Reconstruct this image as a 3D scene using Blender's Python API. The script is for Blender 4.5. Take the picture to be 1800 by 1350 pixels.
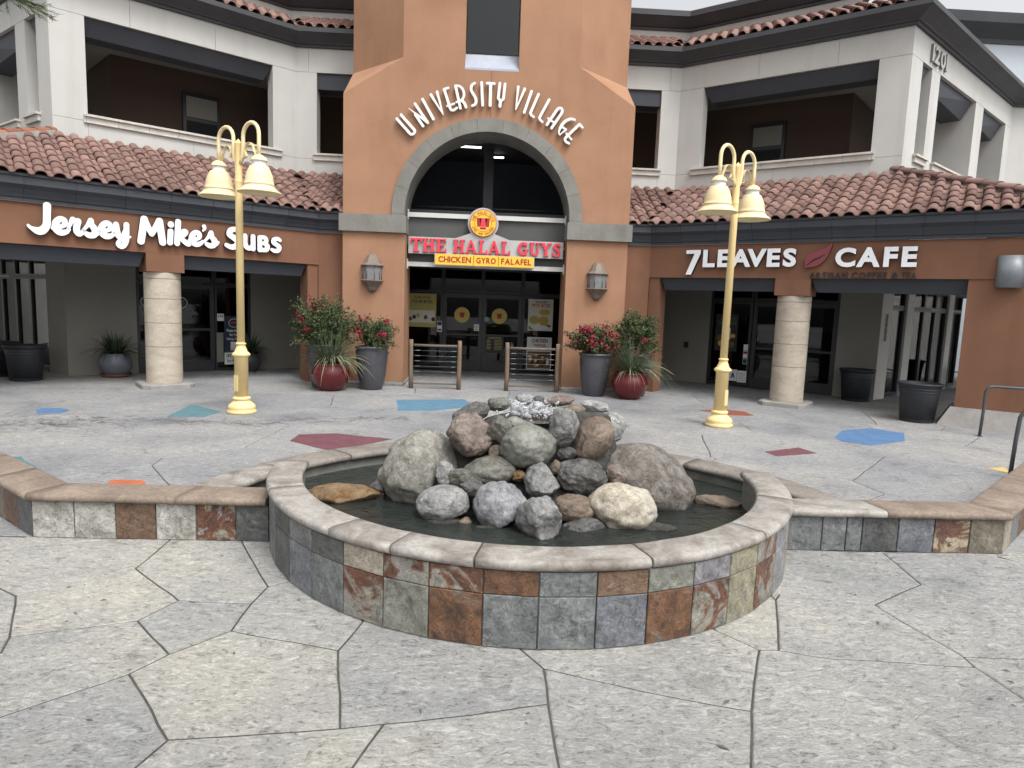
import bpy, bmesh, math, random
from mathutils import Vector, Matrix, noise
from mathutils.geometry import tessellate_polygon

random.seed(7)
R = math.radians
scene = bpy.context.scene
for _o in list(bpy.data.objects):
    bpy.data.objects.remove(_o)
COL = scene.collection

# ------------------------------------------------------------------ camera
CF, CP, CR, CY = 1150.0, .119, .036, .046        # focal length (px of 1800), pitch, roll, yaw
CAM = Vector((-.005, 0, 1.873))
_f = Vector((math.sin(CY)*math.cos(CP), math.cos(CY)*math.cos(CP), -math.sin(CP)))
_r0 = Vector((math.cos(CY), -math.sin(CY), 0))
_u0 = _r0.cross(_f)
_r = math.cos(CR)*_r0 + math.sin(CR)*_u0
_u = _r.cross(_f)
cam = bpy.data.cameras.new('camera')
cam.sensor_width = 36
cam.lens = CF/1800*36
cam.clip_start = .05
cam.clip_end = 2000
co = bpy.data.objects.new('camera', cam)
COL.objects.link(co)
m = Matrix((_r, _u, -_f)).transposed().to_4x4()
m.translation = CAM
co.matrix_world = m
scene.camera = co

# ------------------------------------------------------------------ sky, sun, exposure
SUN_EL, SUN_AZ = R(58), R(148)                   # azimuth clockwise from +Y
world = bpy.data.worlds.new('World')
scene.world = world
world.use_nodes = True
wn = world.node_tree
for n in list(wn.nodes):
    wn.nodes.remove(n)
sky = wn.nodes.new('ShaderNodeTexSky')
sky.sky_type = 'NISHITA'
sky.sun_disc = False
sky.sun_elevation = SUN_EL
sky.sun_rotation = SUN_AZ
sky.dust_density = 6
sky.air_density = 1.0
hs = wn.nodes.new('ShaderNodeHueSaturation')     # overcast: the blue goes out of the sky
hs.inputs['Saturation'].default_value = .12
hs.inputs['Value'].default_value = 1.0
bg = wn.nodes.new('ShaderNodeBackground')
bg.inputs['Strength'].default_value = .15
wo = wn.nodes.new('ShaderNodeOutputWorld')
wn.links.new(sky.outputs[0], hs.inputs['Color'])
wn.links.new(hs.outputs[0], bg.inputs['Color'])
wn.links.new(bg.outputs[0], wo.inputs['Surface'])
sl = bpy.data.lights.new('sun', 'SUN')
sl.energy = .65
sl.angle = R(14)
sl.color = (1, .98, .945)
so = bpy.data.objects.new('sun', sl)
COL.objects.link(so)
sd = Vector((math.sin(SUN_AZ)*math.cos(SUN_EL), math.cos(SUN_AZ)*math.cos(SUN_EL), math.sin(SUN_EL)))
so.rotation_euler = (-sd).to_track_quat('-Z', 'Y').to_euler()
so.location = sd*40
vs = scene.view_settings
vs.view_transform = 'Standard'
vs.look = 'None'
vs.exposure = 0.86
vs.gamma = 1
vs.use_curve_mapping = False

# ------------------------------------------------------------------ pixel helpers (photo 1800 x 1350)
def ray(x, y):
    return _f*CF + (x-900)*_r - (y-675)*_u
def onz(x, y, z=0.0):
    d = ray(x, y); t = (z-CAM.z)/d.z
    return CAM + d*t
def onY(x, y, Y):
    d = ray(x, y)
    return CAM + d*(Y/d.y)

# ------------------------------------------------------------------ materials
def newmat(name):
    mt = bpy.data.materials.new(name)
    mt.use_nodes = True
    nt = mt.node_tree
    b = nt.nodes.get('Principled BSDF')
    return mt, nt, b
def N(nt, typ, **kw):
    n = nt.nodes.new(typ)
    for k, v in kw.items():
        if k in n.inputs:
            n.inputs[k].default_value = v
        else:
            setattr(n, k, v)
    return n
def col(c):
    return (c[0], c[1], c[2], 1)
def coords(nt, rnd=False, stretch=None):
    tc = N(nt, 'ShaderNodeTexCoord')
    out = tc.outputs['Object']
    if rnd:
        oi = N(nt, 'ShaderNodeObjectInfo')
        ml = N(nt, 'ShaderNodeMath', operation='MULTIPLY')
        nt.links.new(oi.outputs['Random'], ml.inputs[0]); ml.inputs[1].default_value = 57.0
        ad = N(nt, 'ShaderNodeVectorMath', operation='ADD')
        nt.links.new(out, ad.inputs[0]); nt.links.new(ml.outputs[0], ad.inputs[1])
        out = ad.outputs[0]
    if stretch:
        mp = N(nt, 'ShaderNodeMapping')
        mp.inputs['Scale'].default_value = stretch
        nt.links.new(out, mp.inputs['Vector'])
        out = mp.outputs[0]
    return out
def ntex(nt, co_, scale, detail=6, rough=.6, dist=0):
    t = N(nt, 'ShaderNodeTexNoise')
    t.inputs['Scale'].default_value = scale
    t.inputs['Detail'].default_value = detail
    t.inputs['Roughness'].default_value = rough
    t.inputs['Distortion'].default_value = dist
    nt.links.new(co_, t.inputs['Vector'])
    return t.outputs['Fac']
def ramp(nt, fac, stops):
    r = N(nt, 'ShaderNodeValToRGB')
    e = r.color_ramp.elements
    while len(e) < len(stops):
        e.new(.5)
    for i, (p, c) in enumerate(stops):
        e[i].position = p
        e[i].color = col(c) if len(c) == 3 else c
    nt.links.new(fac, r.inputs[0])
    return r.outputs[0]
def mixc(nt, fac, a, b, mode='MIX'):
    x = N(nt, 'ShaderNodeMix', data_type='RGBA', blend_type=mode)
    for s, v in ((x.inputs[0], fac), (x.inputs[6], a), (x.inputs[7], b)):
        if isinstance(v, (int, float)):
            s.default_value = v
        elif isinstance(v, tuple):
            s.default_value = col(v)
        else:
            nt.links.new(v, s)
    return x.outputs[2]
def bumpn(nt, b, h, strength, dist=.01):
    bp = N(nt, 'ShaderNodeBump')
    bp.inputs['Strength'].default_value = strength
    bp.inputs['Distance'].default_value = dist
    nt.links.new(h, bp.inputs['Height'])
    nt.links.new(bp.outputs[0], b.inputs['Normal'])
def surf(name, c, c2=None, sc=2.0, rough=.7, bump=.0, bsc=60, spec=.3, metal=0, rnd=False, vary=.0, stretch=None, lo=.35, hi=.68, fine=.12, dist=0, bd=.01, streak=0):
    mt, nt, b = newmat(name)
    c2 = c2 or tuple(x*.78 for x in c)
    v = coords(nt, rnd, stretch)
    a = ramp(nt, ntex(nt, v, sc, 7, .62, dist), [(lo, c), (hi, c2)])
    f = ntex(nt, v, bsc, 5, .65)
    g = ramp(nt, f, [(.3, (1-fine,)*3), (.7, (1+fine,)*3)])
    a = mixc(nt, 1.0, a, g, 'MULTIPLY')
    if streak:
        v2 = coords(nt, False, (3.2, 3.2, .22))
        s = ramp(nt, ntex(nt, v2, 1.0, 5, .6), [(.5, (1, 1, 1)), (.75, (1-streak,)*3)])
        a = mixc(nt, 1.0, a, s, 'MULTIPLY')
    if vary:
        oi = N(nt, 'ShaderNodeObjectInfo')
        vv = ramp(nt, oi.outputs['Random'], [(0, (1-vary,)*3), (1, (1+vary,)*3)])
        a = mixc(nt, 1.0, a, vv, 'MULTIPLY')
    nt.links.new(a, b.inputs['Base Color'])
    b.inputs['Roughness'].default_value = rough
    b.inputs['Specular IOR Level'].default_value = spec
    b.inputs['Metallic'].default_value = metal
    if bump:
        bumpn(nt, b, f, bump, bd)
    return mt
def plain(name, c, rough=.5, spec=.4, metal=0, emit=0):
    mt = surf(name, c, tuple(x*.9 for x in c), 3, rough, 0, 50, spec, metal, fine=.04)
    if emit:
        b = mt.node_tree.nodes['Principled BSDF']
        b.inputs['Emission Color'].default_value = col(c)
        b.inputs['Emission Strength'].default_value = emit
    return mt

def slate(name, stops, sc=3.0, rough=.42, crack=.6):
    mt, nt, b = newmat(name)
    v = coords(nt, True)
    f = ntex(nt, v, sc, 10, .66, 1.6)
    a = ramp(nt, f, stops)
    g = ntex(nt, v, 16, 8, .75, 1.5)
    a = mixc(nt, 1.0, a, ramp(nt, g, [(.30, (.26,)*3), (.46, (.68,)*3), (.58, (.86,)*3), (.74, (1.45,)*3)]), 'MULTIPLY')
    # wandering seams
    wv = N(nt, 'ShaderNodeTexWave', wave_type='BANDS', bands_direction='DIAGONAL')
    wv.inputs['Scale'].default_value = 2.2; wv.inputs['Distortion'].default_value = 14; wv.inputs['Detail'].default_value = 6; wv.inputs['Detail Scale'].default_value = 1.6; wv.inputs['Detail Roughness'].default_value = .7
    nt.links.new(v, wv.inputs['Vector'])
    a = mixc(nt, 1.0, a, ramp(nt, wv.outputs['Fac'], [(.0, (.62,)*3), (.10, (1,)*3), (.9, (1,)*3), (1.0, (1.25,)*3)]), 'MULTIPLY')
    # pale lime bloom and rusty blush
    w = ramp(nt, ntex(nt, v, 5.5, 10, .78, 1.8), [(.56, (0, 0, 0)), (.72, (1, 1, 1))])
    a = mixc(nt, N_mul(nt, w, .5), a, (.40, .40, .375))
    w2 = ramp(nt, ntex(nt, v, 3.3, 9, .72, 2.2), [(.64, (0, 0, 0)), (.70, (1, 1, 1))])
    a = mixc(nt, N_mul(nt, w2, .32), a, (.13, .075, .045))
    nt.links.new(a, b.inputs['Base Color'])
    b.inputs['Roughness'].default_value = rough
    b.inputs['Specular IOR Level'].default_value = .4
    h = ntex(nt, v, 7, 10, .72, 2.2)
    bumpn(nt, b, h, crack, .035)
    return mt
def N_mul(nt, s, k):
    ml = N(nt, 'ShaderNodeMath', operation='MULTIPLY')
    nt.links.new(s, ml.inputs[0]); ml.inputs[1].default_value = k
    return ml.outputs[0]

def rockmat(name, c1, c2, crust=(.52, .52, .50), amt=.35, sc=3.0, bump=.8, rough=.6):
    mt, nt, b = newmat(name)
    v = coords(nt, True)
    a = ramp(nt, ntex(nt, v, sc, 9, .65, .8), [(.36, c1), (.64, c2)])
    g = ntex(nt, v, 17, 10, .80, 1.0)
    a = mixc(nt, 1.0, a, ramp(nt, g, [(.32, (.22,)*3), (.46, (.85,)*3), (.58, (1.12,)*3), (.70, (2.0,)*3)]), 'MULTIPLY')
    w = ramp(nt, ntex(nt, v, sc*1.7, 10, .78, 1.8), [(.47, (0, 0, 0)), (.66, (1, 1, 1))])
    a = mixc(nt, N_mul(nt, w, min(1, amt*1.5)), a, crust)
    vn = N(nt, 'ShaderNodeTexVoronoi', feature='DISTANCE_TO_EDGE')
    vn.inputs['Scale'].default_value = sc*2.2
    wv = N(nt, 'ShaderNodeVectorMath', operation='ADD')
    nn = N(nt, 'ShaderNodeTexNoise'); nn.inputs['Scale'].default_value = 7; nn.inputs['Detail'].default_value = 6
    nt.links.new(v, nn.inputs['Vector']); nt.links.new(v, wv.inputs[0]); nt.links.new(nn.outputs['Color'], wv.inputs[1])
    nt.links.new(wv.outputs[0], vn.inputs['Vector'])
    ck = ramp(nt, vn.outputs['Distance'], [(.0, (.45,)*3), (.035, (1, 1, 1))])
    a = mixc(nt, .8, a, mixc(nt, 1.0, a, ck, 'MULTIPLY'))
    nt.links.new(a, b.inputs['Base Color'])
    b.inputs['Roughness'].default_value = rough
    b.inputs['Specular IOR Level'].default_value = .35
    h = ntex(nt, v, 11, 12, .75, .9)
    bumpn(nt, b, h, min(1, bump*1.3), .06)
    return mt

def stamped(name, light, mid, dark, relief=1.0):
    """stamped concrete: slate-like relief, crest highlights and hollow shade put into the colour"""
    mt, nt, b = newmat(name)
    tc = N(nt, 'ShaderNodeTexCoord')
    oi = N(nt, 'ShaderNodeObjectInfo')
    mp = N(nt, 'ShaderNodeMapping'); mp.vector_type = 'POINT'
    nt.links.new(tc.outputs['Object'], mp.inputs['Vector'])
    rz = N(nt, 'ShaderNodeMath', operation='MULTIPLY'); rz.inputs[1].default_value = 1.3
    nt.links.new(oi.outputs['Random'], rz.inputs[0])
    cx = N(nt, 'ShaderNodeCombineXYZ')
    nt.links.new(rz.outputs[0], cx.inputs['Z'])
    nt.links.new(cx.outputs[0], mp.inputs['Rotation'])
    mp.inputs['Scale'].default_value = (1.0, 1.9, 1)
    v = mp.outputs[0]
    h = ntex(nt, v, 13, 10, .72, 1.3)
    rg = N(nt, 'ShaderNodeTexNoise', noise_type='RIDGED_MULTIFRACTAL')
    rg.inputs['Scale'].default_value = 9.5; rg.inputs['Detail'].default_value = 9; rg.inputs['Roughness'].default_value = .62; rg.inputs['Distortion'].default_value = .9
    nt.links.new(v, rg.inputs['Vector'])
    rgn = N(nt, 'ShaderNodeMath', operation='MULTIPLY'); rgn.inputs[1].default_value = .42
    nt.links.new(rg.outputs['Fac'], rgn.inputs[0])
    h2 = ntex(nt, v, 48, 8, .8, .6)
    hh = N(nt, 'ShaderNodeMath', operation='MULTIPLY_ADD')
    nt.links.new(h2, hh.inputs[0]); hh.inputs[1].default_value = .7; nt.links.new(h, hh.inputs[2])
    lo_c = ramp(nt, hh.outputs[0], [(.70, dark), (.80, mid), (.88, mid), (.97, light)])  # relief shading as colour: tone follows height, dark low, pale high
    thin = ramp(nt, rgn.outputs[0], [(.50, (0, 0, 0)), (.78, (1, 1, 1))])
    crest = mixc(nt, N_mul(nt, thin, .55*relief), lo_c, light)
    hk = N(nt, 'ShaderNodeMath', operation='MULTIPLY_ADD')
    nt.links.new(rgn.outputs[0], hk.inputs[0]); hk.inputs[1].default_value = .6; nt.links.new(hh.outputs[0], hk.inputs[2])
    big = ntex(nt, tc.outputs['Object'], .8, 6, .6, .4)
    a = mixc(nt, 1.0, crest, ramp(nt, big, [(.30, (.70, .71, .74)), (.48, (.95, .95, .96)), (.60, (1.06, 1.05, 1.02)), (.74, (1.16, 1.12, 1.04))]), 'MULTIPLY')
    st = ramp(nt, ntex(nt, tc.outputs['Object'], 2.6, 10, .72, .7), [(.56, (1, 1, 1)), (.70, (.62, .61, .59)), (.82, (.40, .39, .37))])
    a = mixc(nt, 1.0, a, st, 'MULTIPLY')
    vv = ramp(nt, oi.outputs['Random'], [(0, (.90, .91, .93)), (.5, (1.0, 1.0, .99)), (1, (1.08, 1.06, 1.02))])
    a = mixc(nt, 1.0, a, vv, 'MULTIPLY')
    nt.links.new(a, b.inputs['Base Color'])
    b.inputs['Roughness'].default_value = .72
    b.inputs['Specular IOR Level'].default_value = .3
    bumpn(nt, b, hk.outputs[0], min(1, .7*relief), .05)
    return mt

def glassmat(name, tint=(.72, .78, .78), rough=.01):
    mt = bpy.data.materials.new(name); mt.use_nodes = True
    nt = mt.node_tree
    for n in list(nt.nodes):
        nt.nodes.remove(n)
    o = N(nt, 'ShaderNodeOutputMaterial'); tr = N(nt, 'ShaderNodeBsdfTransparent'); gl = N(nt, 'ShaderNodeBsdfGlossy')
    tr.inputs['Color'].default_value = col(tint); gl.inputs['Roughness'].default_value = rough
    fr = N(nt, 'ShaderNodeFresnel'); fr.inputs['IOR'].default_value = 1.5
    mx = N(nt, 'ShaderNodeMixShader')
    tc = coords(nt)
    nz = ntex(nt, tc, 1.2, 3, .5)
    cm = ramp(nt, nz, [(0, tuple(x*.94 for x in tint)), (1, tint)])
    nt.links.new(cm, tr.inputs['Color'])
    nt.links.new(fr.outputs[0], mx.inputs[0]); nt.links.new(tr.outputs[0], mx.inputs[1]); nt.links.new(gl.outputs[0], mx.inputs[2])
    nt.links.new(mx.outputs[0], o.inputs['Surface'])
    return mt
def watermat():
    mt, nt, b = newmat('water')
    v = coords(nt)
    f = ntex(nt, v, 6, 4, .55, .6)
    b.inputs['Base Color'].default_value = (.045, .055, .05, 1)
    nt.links.new(ramp(nt, ntex(nt, v, 1.1, 5, .6), [(.35, (.03, .038, .036)), (.7, (.06, .07, .06))]), b.inputs['Base Color'])
    b.inputs['Roughness'].default_value = .04
    b.inputs['IOR'].default_value = 1.33
    b.inputs['Transmission Weight'].default_value = .55
    f2 = ntex(nt, v, 22, 3, .5, .3)
    ad = N(nt, 'ShaderNodeMath', operation='MULTIPLY_ADD'); nt.links.new(f2, ad.inputs[0]); ad.inputs[1].default_value = .3; nt.links.new(f, ad.inputs[2])
    bumpn(nt, b, ad.outputs[0], .9, .035)
    return mt

MT = {}
MT['slab'] = stamped('stamped_concrete', (.84, .83, .785), (.60, .594, .566), (.27, .265, .25), 1.5)
MT['slab2'] = stamped('plaza_concrete', (.37, .37, .37), (.255, .257, .26), (.15, .151, .153), .6)
MT['joint'] = surf('joint_dirt', (.05, .047, .042), (.085, .08, .072), 9, .95, .4, 80)
MT['ground'] = surf('ground_concrete', (.34, .335, .325), (.27, .265, .26), 1.5, .85, .2, 30)
MT['terra'] = surf('terracotta_stucco', (.350, .197, .122), (.285, .158, .098), .9, .9, .12, 90, .15, fine=.05, streak=.09)
MT['brown'] = surf('brown_stucco', (.208, .106, .067), (.168, .085, .054), .9, .9, .12, 90, .15, fine=.05, streak=.09)
MT['cream'] = surf('cream_stucco', (.50, .495, .475), (.45, .445, .425), .7, .9, .1, 90, .15, fine=.04, streak=.09)
MT['shadewall'] = surf('shaded_stucco', (.245, .236, .208), (.21, .202, .178), .7, .9, .1, 90, .15, fine=.04)  # cream stucco under the arcade, its shade put into the colour
MT['trim'] = surf('cast_stone_trim', (.56, .545, .50), (.44, .42, .38), 3, .85, .15, 60, .2)
MT['dark'] = surf('dark_slate_paint', (.042, .046, .056), (.033, .036, .045), 1.2, .55, .08, 70, .35, fine=.06)
MT['gutter'] = surf('gutter_paint', (.048, .052, .062), (.036, .040, .050), 1.2, .5, .08, 70, .4, fine=.06, vary=.12)
MT['grystone'] = surf('grey_cast_stone', (.215, .21, .19), (.165, .16, .145), 2.2, .85, .2, 50, .2, streak=.18)
MT['rooftile'] = surf('clay_roof_tile', (.225, .135, .112), (.155, .100, .088), 5, .8, .25, 60, .2, rnd=True, vary=.28)
MT['ridgetile'] = surf('orange_ridge_tile', (.32, .13, .08), (.23, .10, .07), 5, .8, .25, 60, .2, rnd=True, vary=.2)
MT['roofbase'] = surf('roof_underlay', (.10, .055, .042), (.07, .04, .03), 3, .9)
MT['cornice'] = surf('cornice_paint', (.062, .064, .070), (.046, .048, .055), 1.0, .6, .05, 70, .3)
MT['frame'] = surf('dark_bronze_frame', (.022, .024, .028), (.017, .018, .022), 2, .4, 0, 50, .5)
MT['glass'] = glassmat('storefront_glass', (.42, .47, .50))
MT['clearglass'] = surf('frosted_lantern_glass', (.20, .205, .21), (.15, .155, .16), 3, .2, 0, 40, .5)
MT['black'] = surf('dark_interior', (.022, .022, .024), (.016, .016, .018), 1, .9)
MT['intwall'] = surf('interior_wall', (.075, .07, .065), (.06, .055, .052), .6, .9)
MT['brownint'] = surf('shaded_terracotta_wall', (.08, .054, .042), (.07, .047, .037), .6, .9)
MT['white'] = plain('white_acrylic', (.80, .81, .84), .35)
MT['lwhite'] = plain('white_letter_paint', (.74, .74, .72), .5)
MT['blackp'] = plain('black_return', (.012, .012, .014), .5)
MT['red'] = plain('red_acrylic', (.72, .045, .075), .35)
MT['dred'] = plain('dark_red_ink', (.32, .02, .025), .5)
MT['yellow'] = plain('yellow_acrylic', (.86, .50, .05), .35)
MT['metalgrey'] = surf('brushed_panel', (.47, .465, .45), (.38, .375, .36), 2, .45, .02, 80, .5, .3)
MT['panel'] = surf('grey_sign_band', (.085, .087, .085), (.07, .072, .07), 1.2, .7)
MT['bar'] = plain('white_steel_bar', (.55, .55, .53), .45)
MT['lampyel'] = surf('cream_yellow_enamel', (.76, .59, .29), (.70, .53, .25), 1.2, .6, .05, 40, .45, fine=.05, streak=.12)
MT['lampyel2'] = surf('pale_yellow_enamel', (.78, .645, .385), (.70, .57, .33), 1.2, .6, .05, 40, .45, fine=.05)
MT['collar'] = plain('white_lamp_collar', (.74, .75, .78), .4)
MT['bronze'] = surf('weathered_bronze', (.21, .165, .13), (.145, .125, .105), 6, .65, .2, 60, .4, .2)
MT['colstone'] = surf('travertine', (.47, .415, .34), (.36, .31, .25), 2.5, .8, .3, 26, .25, rnd=True, dist=.7, stretch=(1, 1, 2.4))
_nt = MT['colstone'].node_tree; _b = _nt.nodes['Principled BSDF']
_src = _b.inputs['Base Color'].links[0].from_socket
_pv = coords(_nt, True, (1, 1, 3.2))
_pit = ramp(_nt, ntex(_nt, _pv, 13, 7, .7, 1.0), [(.60, (1, 1, 1)), (.68, (.38, .33, .27))])
_nt.links.new(mixc(_nt, 1.0, _src, _pit, 'MULTIPLY'), _b.inputs['Base Color'])
MT['plinth'] = surf('concrete_plinth', (.30, .285, .27), (.22, .21, .20), 4, .85, .3, 40, .2)
MT['cap'] = surf('cast_coping', (.315, .298, .272), (.145, .125, .105), 3.6, .62, .5, 34, .4, rnd=True, lo=.41, hi=.68, fine=.22, dist=.8)
MT['capb'] = surf('brown_coping', (.25, .20, .158), (.155, .12, .094), 3.2, .72, .35, 34, .3, rnd=True, fine=.24, dist=.8)
MT['capd'] = surf('dark_coping', (.23, .205, .18), (.15, .135, .12), 3.2, .72, .35, 34, .3, rnd=True, fine=.24, dist=.8)
MT['poolwall'] = surf('pool_plaster', (.21, .215, .195), (.12, .125, .11), 4, .7, .3, 30, .3)
MT['poolfloor'] = surf('pool_floor', (.05, .055, .048), (.03, .034, .03), 3, .7)
MT['grout'] = surf('tile_grout', (.20, .19, .17), (.14, .13, .12), 8, .9, .2, 60)
MT['water'] = watermat()
MT['potred'] = surf('oxblood_glaze', (.13, .014, .018), (.085, .010, .013), 2, .22, .05, 20, .5)
MT['potgrey'] = surf('charcoal_glaze', (.062, .062, .072), (.045, .045, .052), 2, .35, .08, 20, .5)
MT['potblue'] = surf('blue_grey_glaze', (.13, .14, .17), (.10, .11, .13), 2, .4, .05, 20, .5)
MT['saucer'] = surf('terracotta_saucer', (.16, .07, .045), (.12, .05, .03), 3, .8)
MT['soil'] = surf('potting_soil', (.04, .03, .022), (.025, .02, .015), 20, .95)
MT['bin'] = surf('black_plastic', (.028, .030, .036), (.022, .024, .029), 2, .5, .06, 30, .4)
MT['leaf'] = surf('bougainvillea_leaf', (.055, .085, .03), (.035, .055, .022), 14, .55, 0, 50, .35)
MT['leafb'] = surf('young_leaf', (.10, .12, .045), (.065, .085, .032), 14, .55, 0, 50, .35)
MT['flower'] = surf('crimson_bract', (.30, .018, .05), (.24, .012, .04), 14, .6)
MT['blade'] = surf('grey_green_blade', (.105, .13, .075), (.065, .09, .05), 6, .55, 0, 50, .35)
MT['bladep'] = surf('pale_dry_blade', (.36, .31, .19), (.26, .23, .13), 6, .6)
MT['bladed'] = surf('dark_green_blade', (.035, .06, .028), (.022, .042, .02), 6, .5)
MT['twig'] = surf('twig_bark', (.085, .06, .042), (.06, .042, .03), 9, .9)
MT['wood'] = surf('weathered_post', (.20, .138, .092), (.13, .102, .08), 3, .85, .3, 40, .2, stretch=(14, 14, 1.2))
MT['greywood'] = surf('grey_rail_wood', (.15, .13, .10), (.10, .088, .07), 3, .85, .3, 40, .2)
MT['cable'] = plain('steel_cable', (.22, .22, .22), .45, .5, .6)
MT['rail'] = surf('grey_handrail', (.10, .105, .115), (.075, .08, .088), 4, .45, .05, 50, .5, .4)
MT['sconce'] = surf('grey_sconce', (.24, .26, .28), (.20, .22, .24), 2, .45, .02, 50, .5, .3)
MT['pineneedle'] = surf('conifer_needle', (.085, .12, .045), (.05, .08, .03), 6, .6)
def patch(name, c):
    mt = surf(name, c, tuple(x*.72 for x in c), 5, .8, .25, 40, .25, lo=.42, hi=.78, fine=.14, dist=.5)
    nt = mt.node_tree; b = nt.nodes['Principled BSDF']            # worn through to the concrete in scratches
    src = b.inputs['Base Color'].links[0].from_socket
    v = coords(nt, False, (1, 1.8, 1))
    w = ramp(nt, ntex(nt, v, 9, 10, .78, 1.4), [(.60, (0, 0, 0)), (.70, (1, 1, 1))])
    nt.links.new(mixc(nt, N_mul(nt, w, .6), src, (.33, .33, .32)), b.inputs['Base Color'])
    return mt
MT['pblue'] = patch('blue_floor_paint', (.085, .165, .30))
MT['pteal'] = patch('teal_floor_paint', (.095, .185, .21))
MT['pteal2'] = patch('dusty_blue_floor_paint', (.095, .19, .27))
MT['pmar'] = patch('maroon_floor_paint', (.14, .058, .07))
MT['pred'] = patch('rust_floor_paint', (.23, .075, .045))
MT['por'] = patch('orange_floor_paint', (.42, .125, .06))
MT['pyel'] = patch('yellow_floor_paint', (.55, .40, .13))

# ------------------------------------------------------------------ mesh helpers
ORIG = {}
class MB:
    def __init__(self):
        self.v = []; self.f = []; self.mi = []; self.sm = []
    def add(self, vs, fs, mi=0, smooth=False):
        o = len(self.v)
        self.v += [Vector(p) for p in vs]
        for f in fs:
            self.f.append([o+i for i in f]); self.mi.append(mi); self.sm.append(smooth)
        return self
    def hexa(self, p, mi=0):
        return self.add(p, [(0, 1, 2, 3), (7, 6, 5, 4), (0, 4, 5, 1), (1, 5, 6, 2), (2, 6, 7, 3), (3, 7, 4, 0)], mi)
    def box(self, x0, x1, y0, y1, z0, z1, mi=0):
        return self.hexa([(x0, y0, z0), (x1, y0, z0), (x1, y1, z0), (x0, y1, z0), (x0, y0, z1), (x1, y0, z1), (x1, y1, z1), (x0, y1, z1)], mi)
    def prism(self, poly, z0, z1, mi=0, cham=0):
        n = len(poly)
        vs = [(p[0], p[1], z0) for p in poly]
        fs = [tuple(reversed(range(n)))]
        rings = [list(range(n))]
        if cham:
            vs += [(p[0], p[1], z1-cham) for p in poly]; rings.append(list(range(n, 2*n)))
            cx = sum(p[0] for p in poly)/n; cy = sum(p[1] for p in poly)/n
            ins = inset(poly, cham)
            vs += [(p[0], p[1], z1) for p in ins]; rings.append(list(range(2*n, 3*n)))
        else:
            vs += [(p[0], p[1], z1) for p in poly]; rings.append(list(range(n, 2*n)))
        for a, b in zip(rings, rings[1:]):
            for i in range(n):
                j = (i+1) % n
                fs.append((a[i], a[j], b[j], b[i]))
        fs.append(tuple(rings[-1]))
        return self.add(vs, fs, mi)
    def lathe(self, prof, seg=24, c=(0, 0, 0), mi=0, smooth=True, cap=True, arc=(0, 2*math.pi)):
        full = abs(arc[1]-arc[0]-2*math.pi) < 1e-6
        ns = seg if full else seg+1
        vs = []; fs = []
        for (r, z) in prof:
            for k in range(ns):
                a = arc[0]+(arc[1]-arc[0])*k/seg
                vs.append((c[0]+r*math.cos(a), c[1]+r*math.sin(a), c[2]+z))
        for i in range(len(prof)-1):
            for k in range(seg):
                k2 = (k+1) % ns
                fs.append((i*ns+k, i*ns+k2, (i+1)*ns+k2, (i+1)*ns+k))
        self.add(vs, fs, mi, smooth)
        if cap and full:
            o = len(self.v)-len(vs)
            for i in (0, len(prof)-1):
                if prof[i][0] > 1e-4:
                    self.f.append([o+i*ns+k for k in range(ns)]); self.mi.append(mi); self.sm.append(False)
        return self
    def tube(self, path, r, seg=8, mi=0, cap=True):
        path = [Vector(p) for p in path]
        n = len(path); vs = []; fs = []
        up = Vector((0, 0, 1))
        prev = None
        for i, p in enumerate(path):
            d = (path[min(i+1, n-1)]-path[max(i-1, 0)]).normalized()
            if prev is None:
                a = d.cross(up)
                if a.length < 1e-3:
                    a = d.cross(Vector((1, 0, 0)))
            else:
                a = prev - d*prev.dot(d)
            a.normalize(); prev = a
            b = d.cross(a)
            rr = r[i] if isinstance(r, (list, tuple)) else r
            for k in range(seg):
                t = 2*math.pi*k/seg
                vs.append(p+a*rr*math.cos(t)+b*rr*math.sin(t))
        for i in range(n-1):
            for k in range(seg):
                k2 = (k+1) % seg
                fs.append((i*seg+k, i*seg+k2, (i+1)*seg+k2, (i+1)*seg+k))
        self.add(vs, fs, mi, True)
        if cap:
            o = len(self.v)-len(vs)
            self.f.append([o+k for k in range(seg)]); self.mi.append(mi); self.sm.append(False)
            self.f.append([o+(n-1)*seg+k for k in range(seg)]); self.mi.append(mi); self.sm.append(False)
        return self
    def sweep(self, prof, pathfn, mi=0, closed=False, caps=True):
        """prof: (o,z); pathfn(o)-> list of plan points at that offset"""
        cols = [[(p[0], p[1], z) for p in pathfn(o)] for (o, z) in prof]
        m_ = len(cols[0]); n = len(cols)
        vs = [p for c_ in cols for p in c_]
        fs = []
        rng = n if closed else n-1
        for i in range(rng):
            i2 = (i+1) % n
            for k in range(m_-1):
                fs.append((i*m_+k, i*m_+k+1, i2*m_+k+1, i2*m_+k))
        if closed and caps:
            fs.append(tuple(i*m_ for i in range(n)))
            fs.append(tuple(i*m_+m_-1 for i in range(n)))
        return self.add(vs, fs, mi)
    def build(self, name, mats, parent=None, recalc=True, at=None, smooth=None):
        me = bpy.data.meshes.new(name)
        off = ORIG.get(parent, Vector()) if parent is not None else Vector(at or (0, 0, 0))
        me.from_pydata([tuple(p-off) for p in self.v], [], self.f)
        for i, p in enumerate(me.polygons):
            p.material_index = self.mi[i]
            p.use_smooth = self.sm[i] if smooth is None else smooth
        if not isinstance(mats, (list, tuple)):
            mats = [mats]
        for x in mats:
            me.materials.append(MT[x] if isinstance(x, str) else x)
        if recalc:
            bm = bmesh.new(); bm.from_mesh(me)
            bmesh.ops.recalc_face_normals(bm, faces=bm.faces)
            bm.to_mesh(me); bm.free()
        return link(name, me, parent, None if parent is not None else off)
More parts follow.
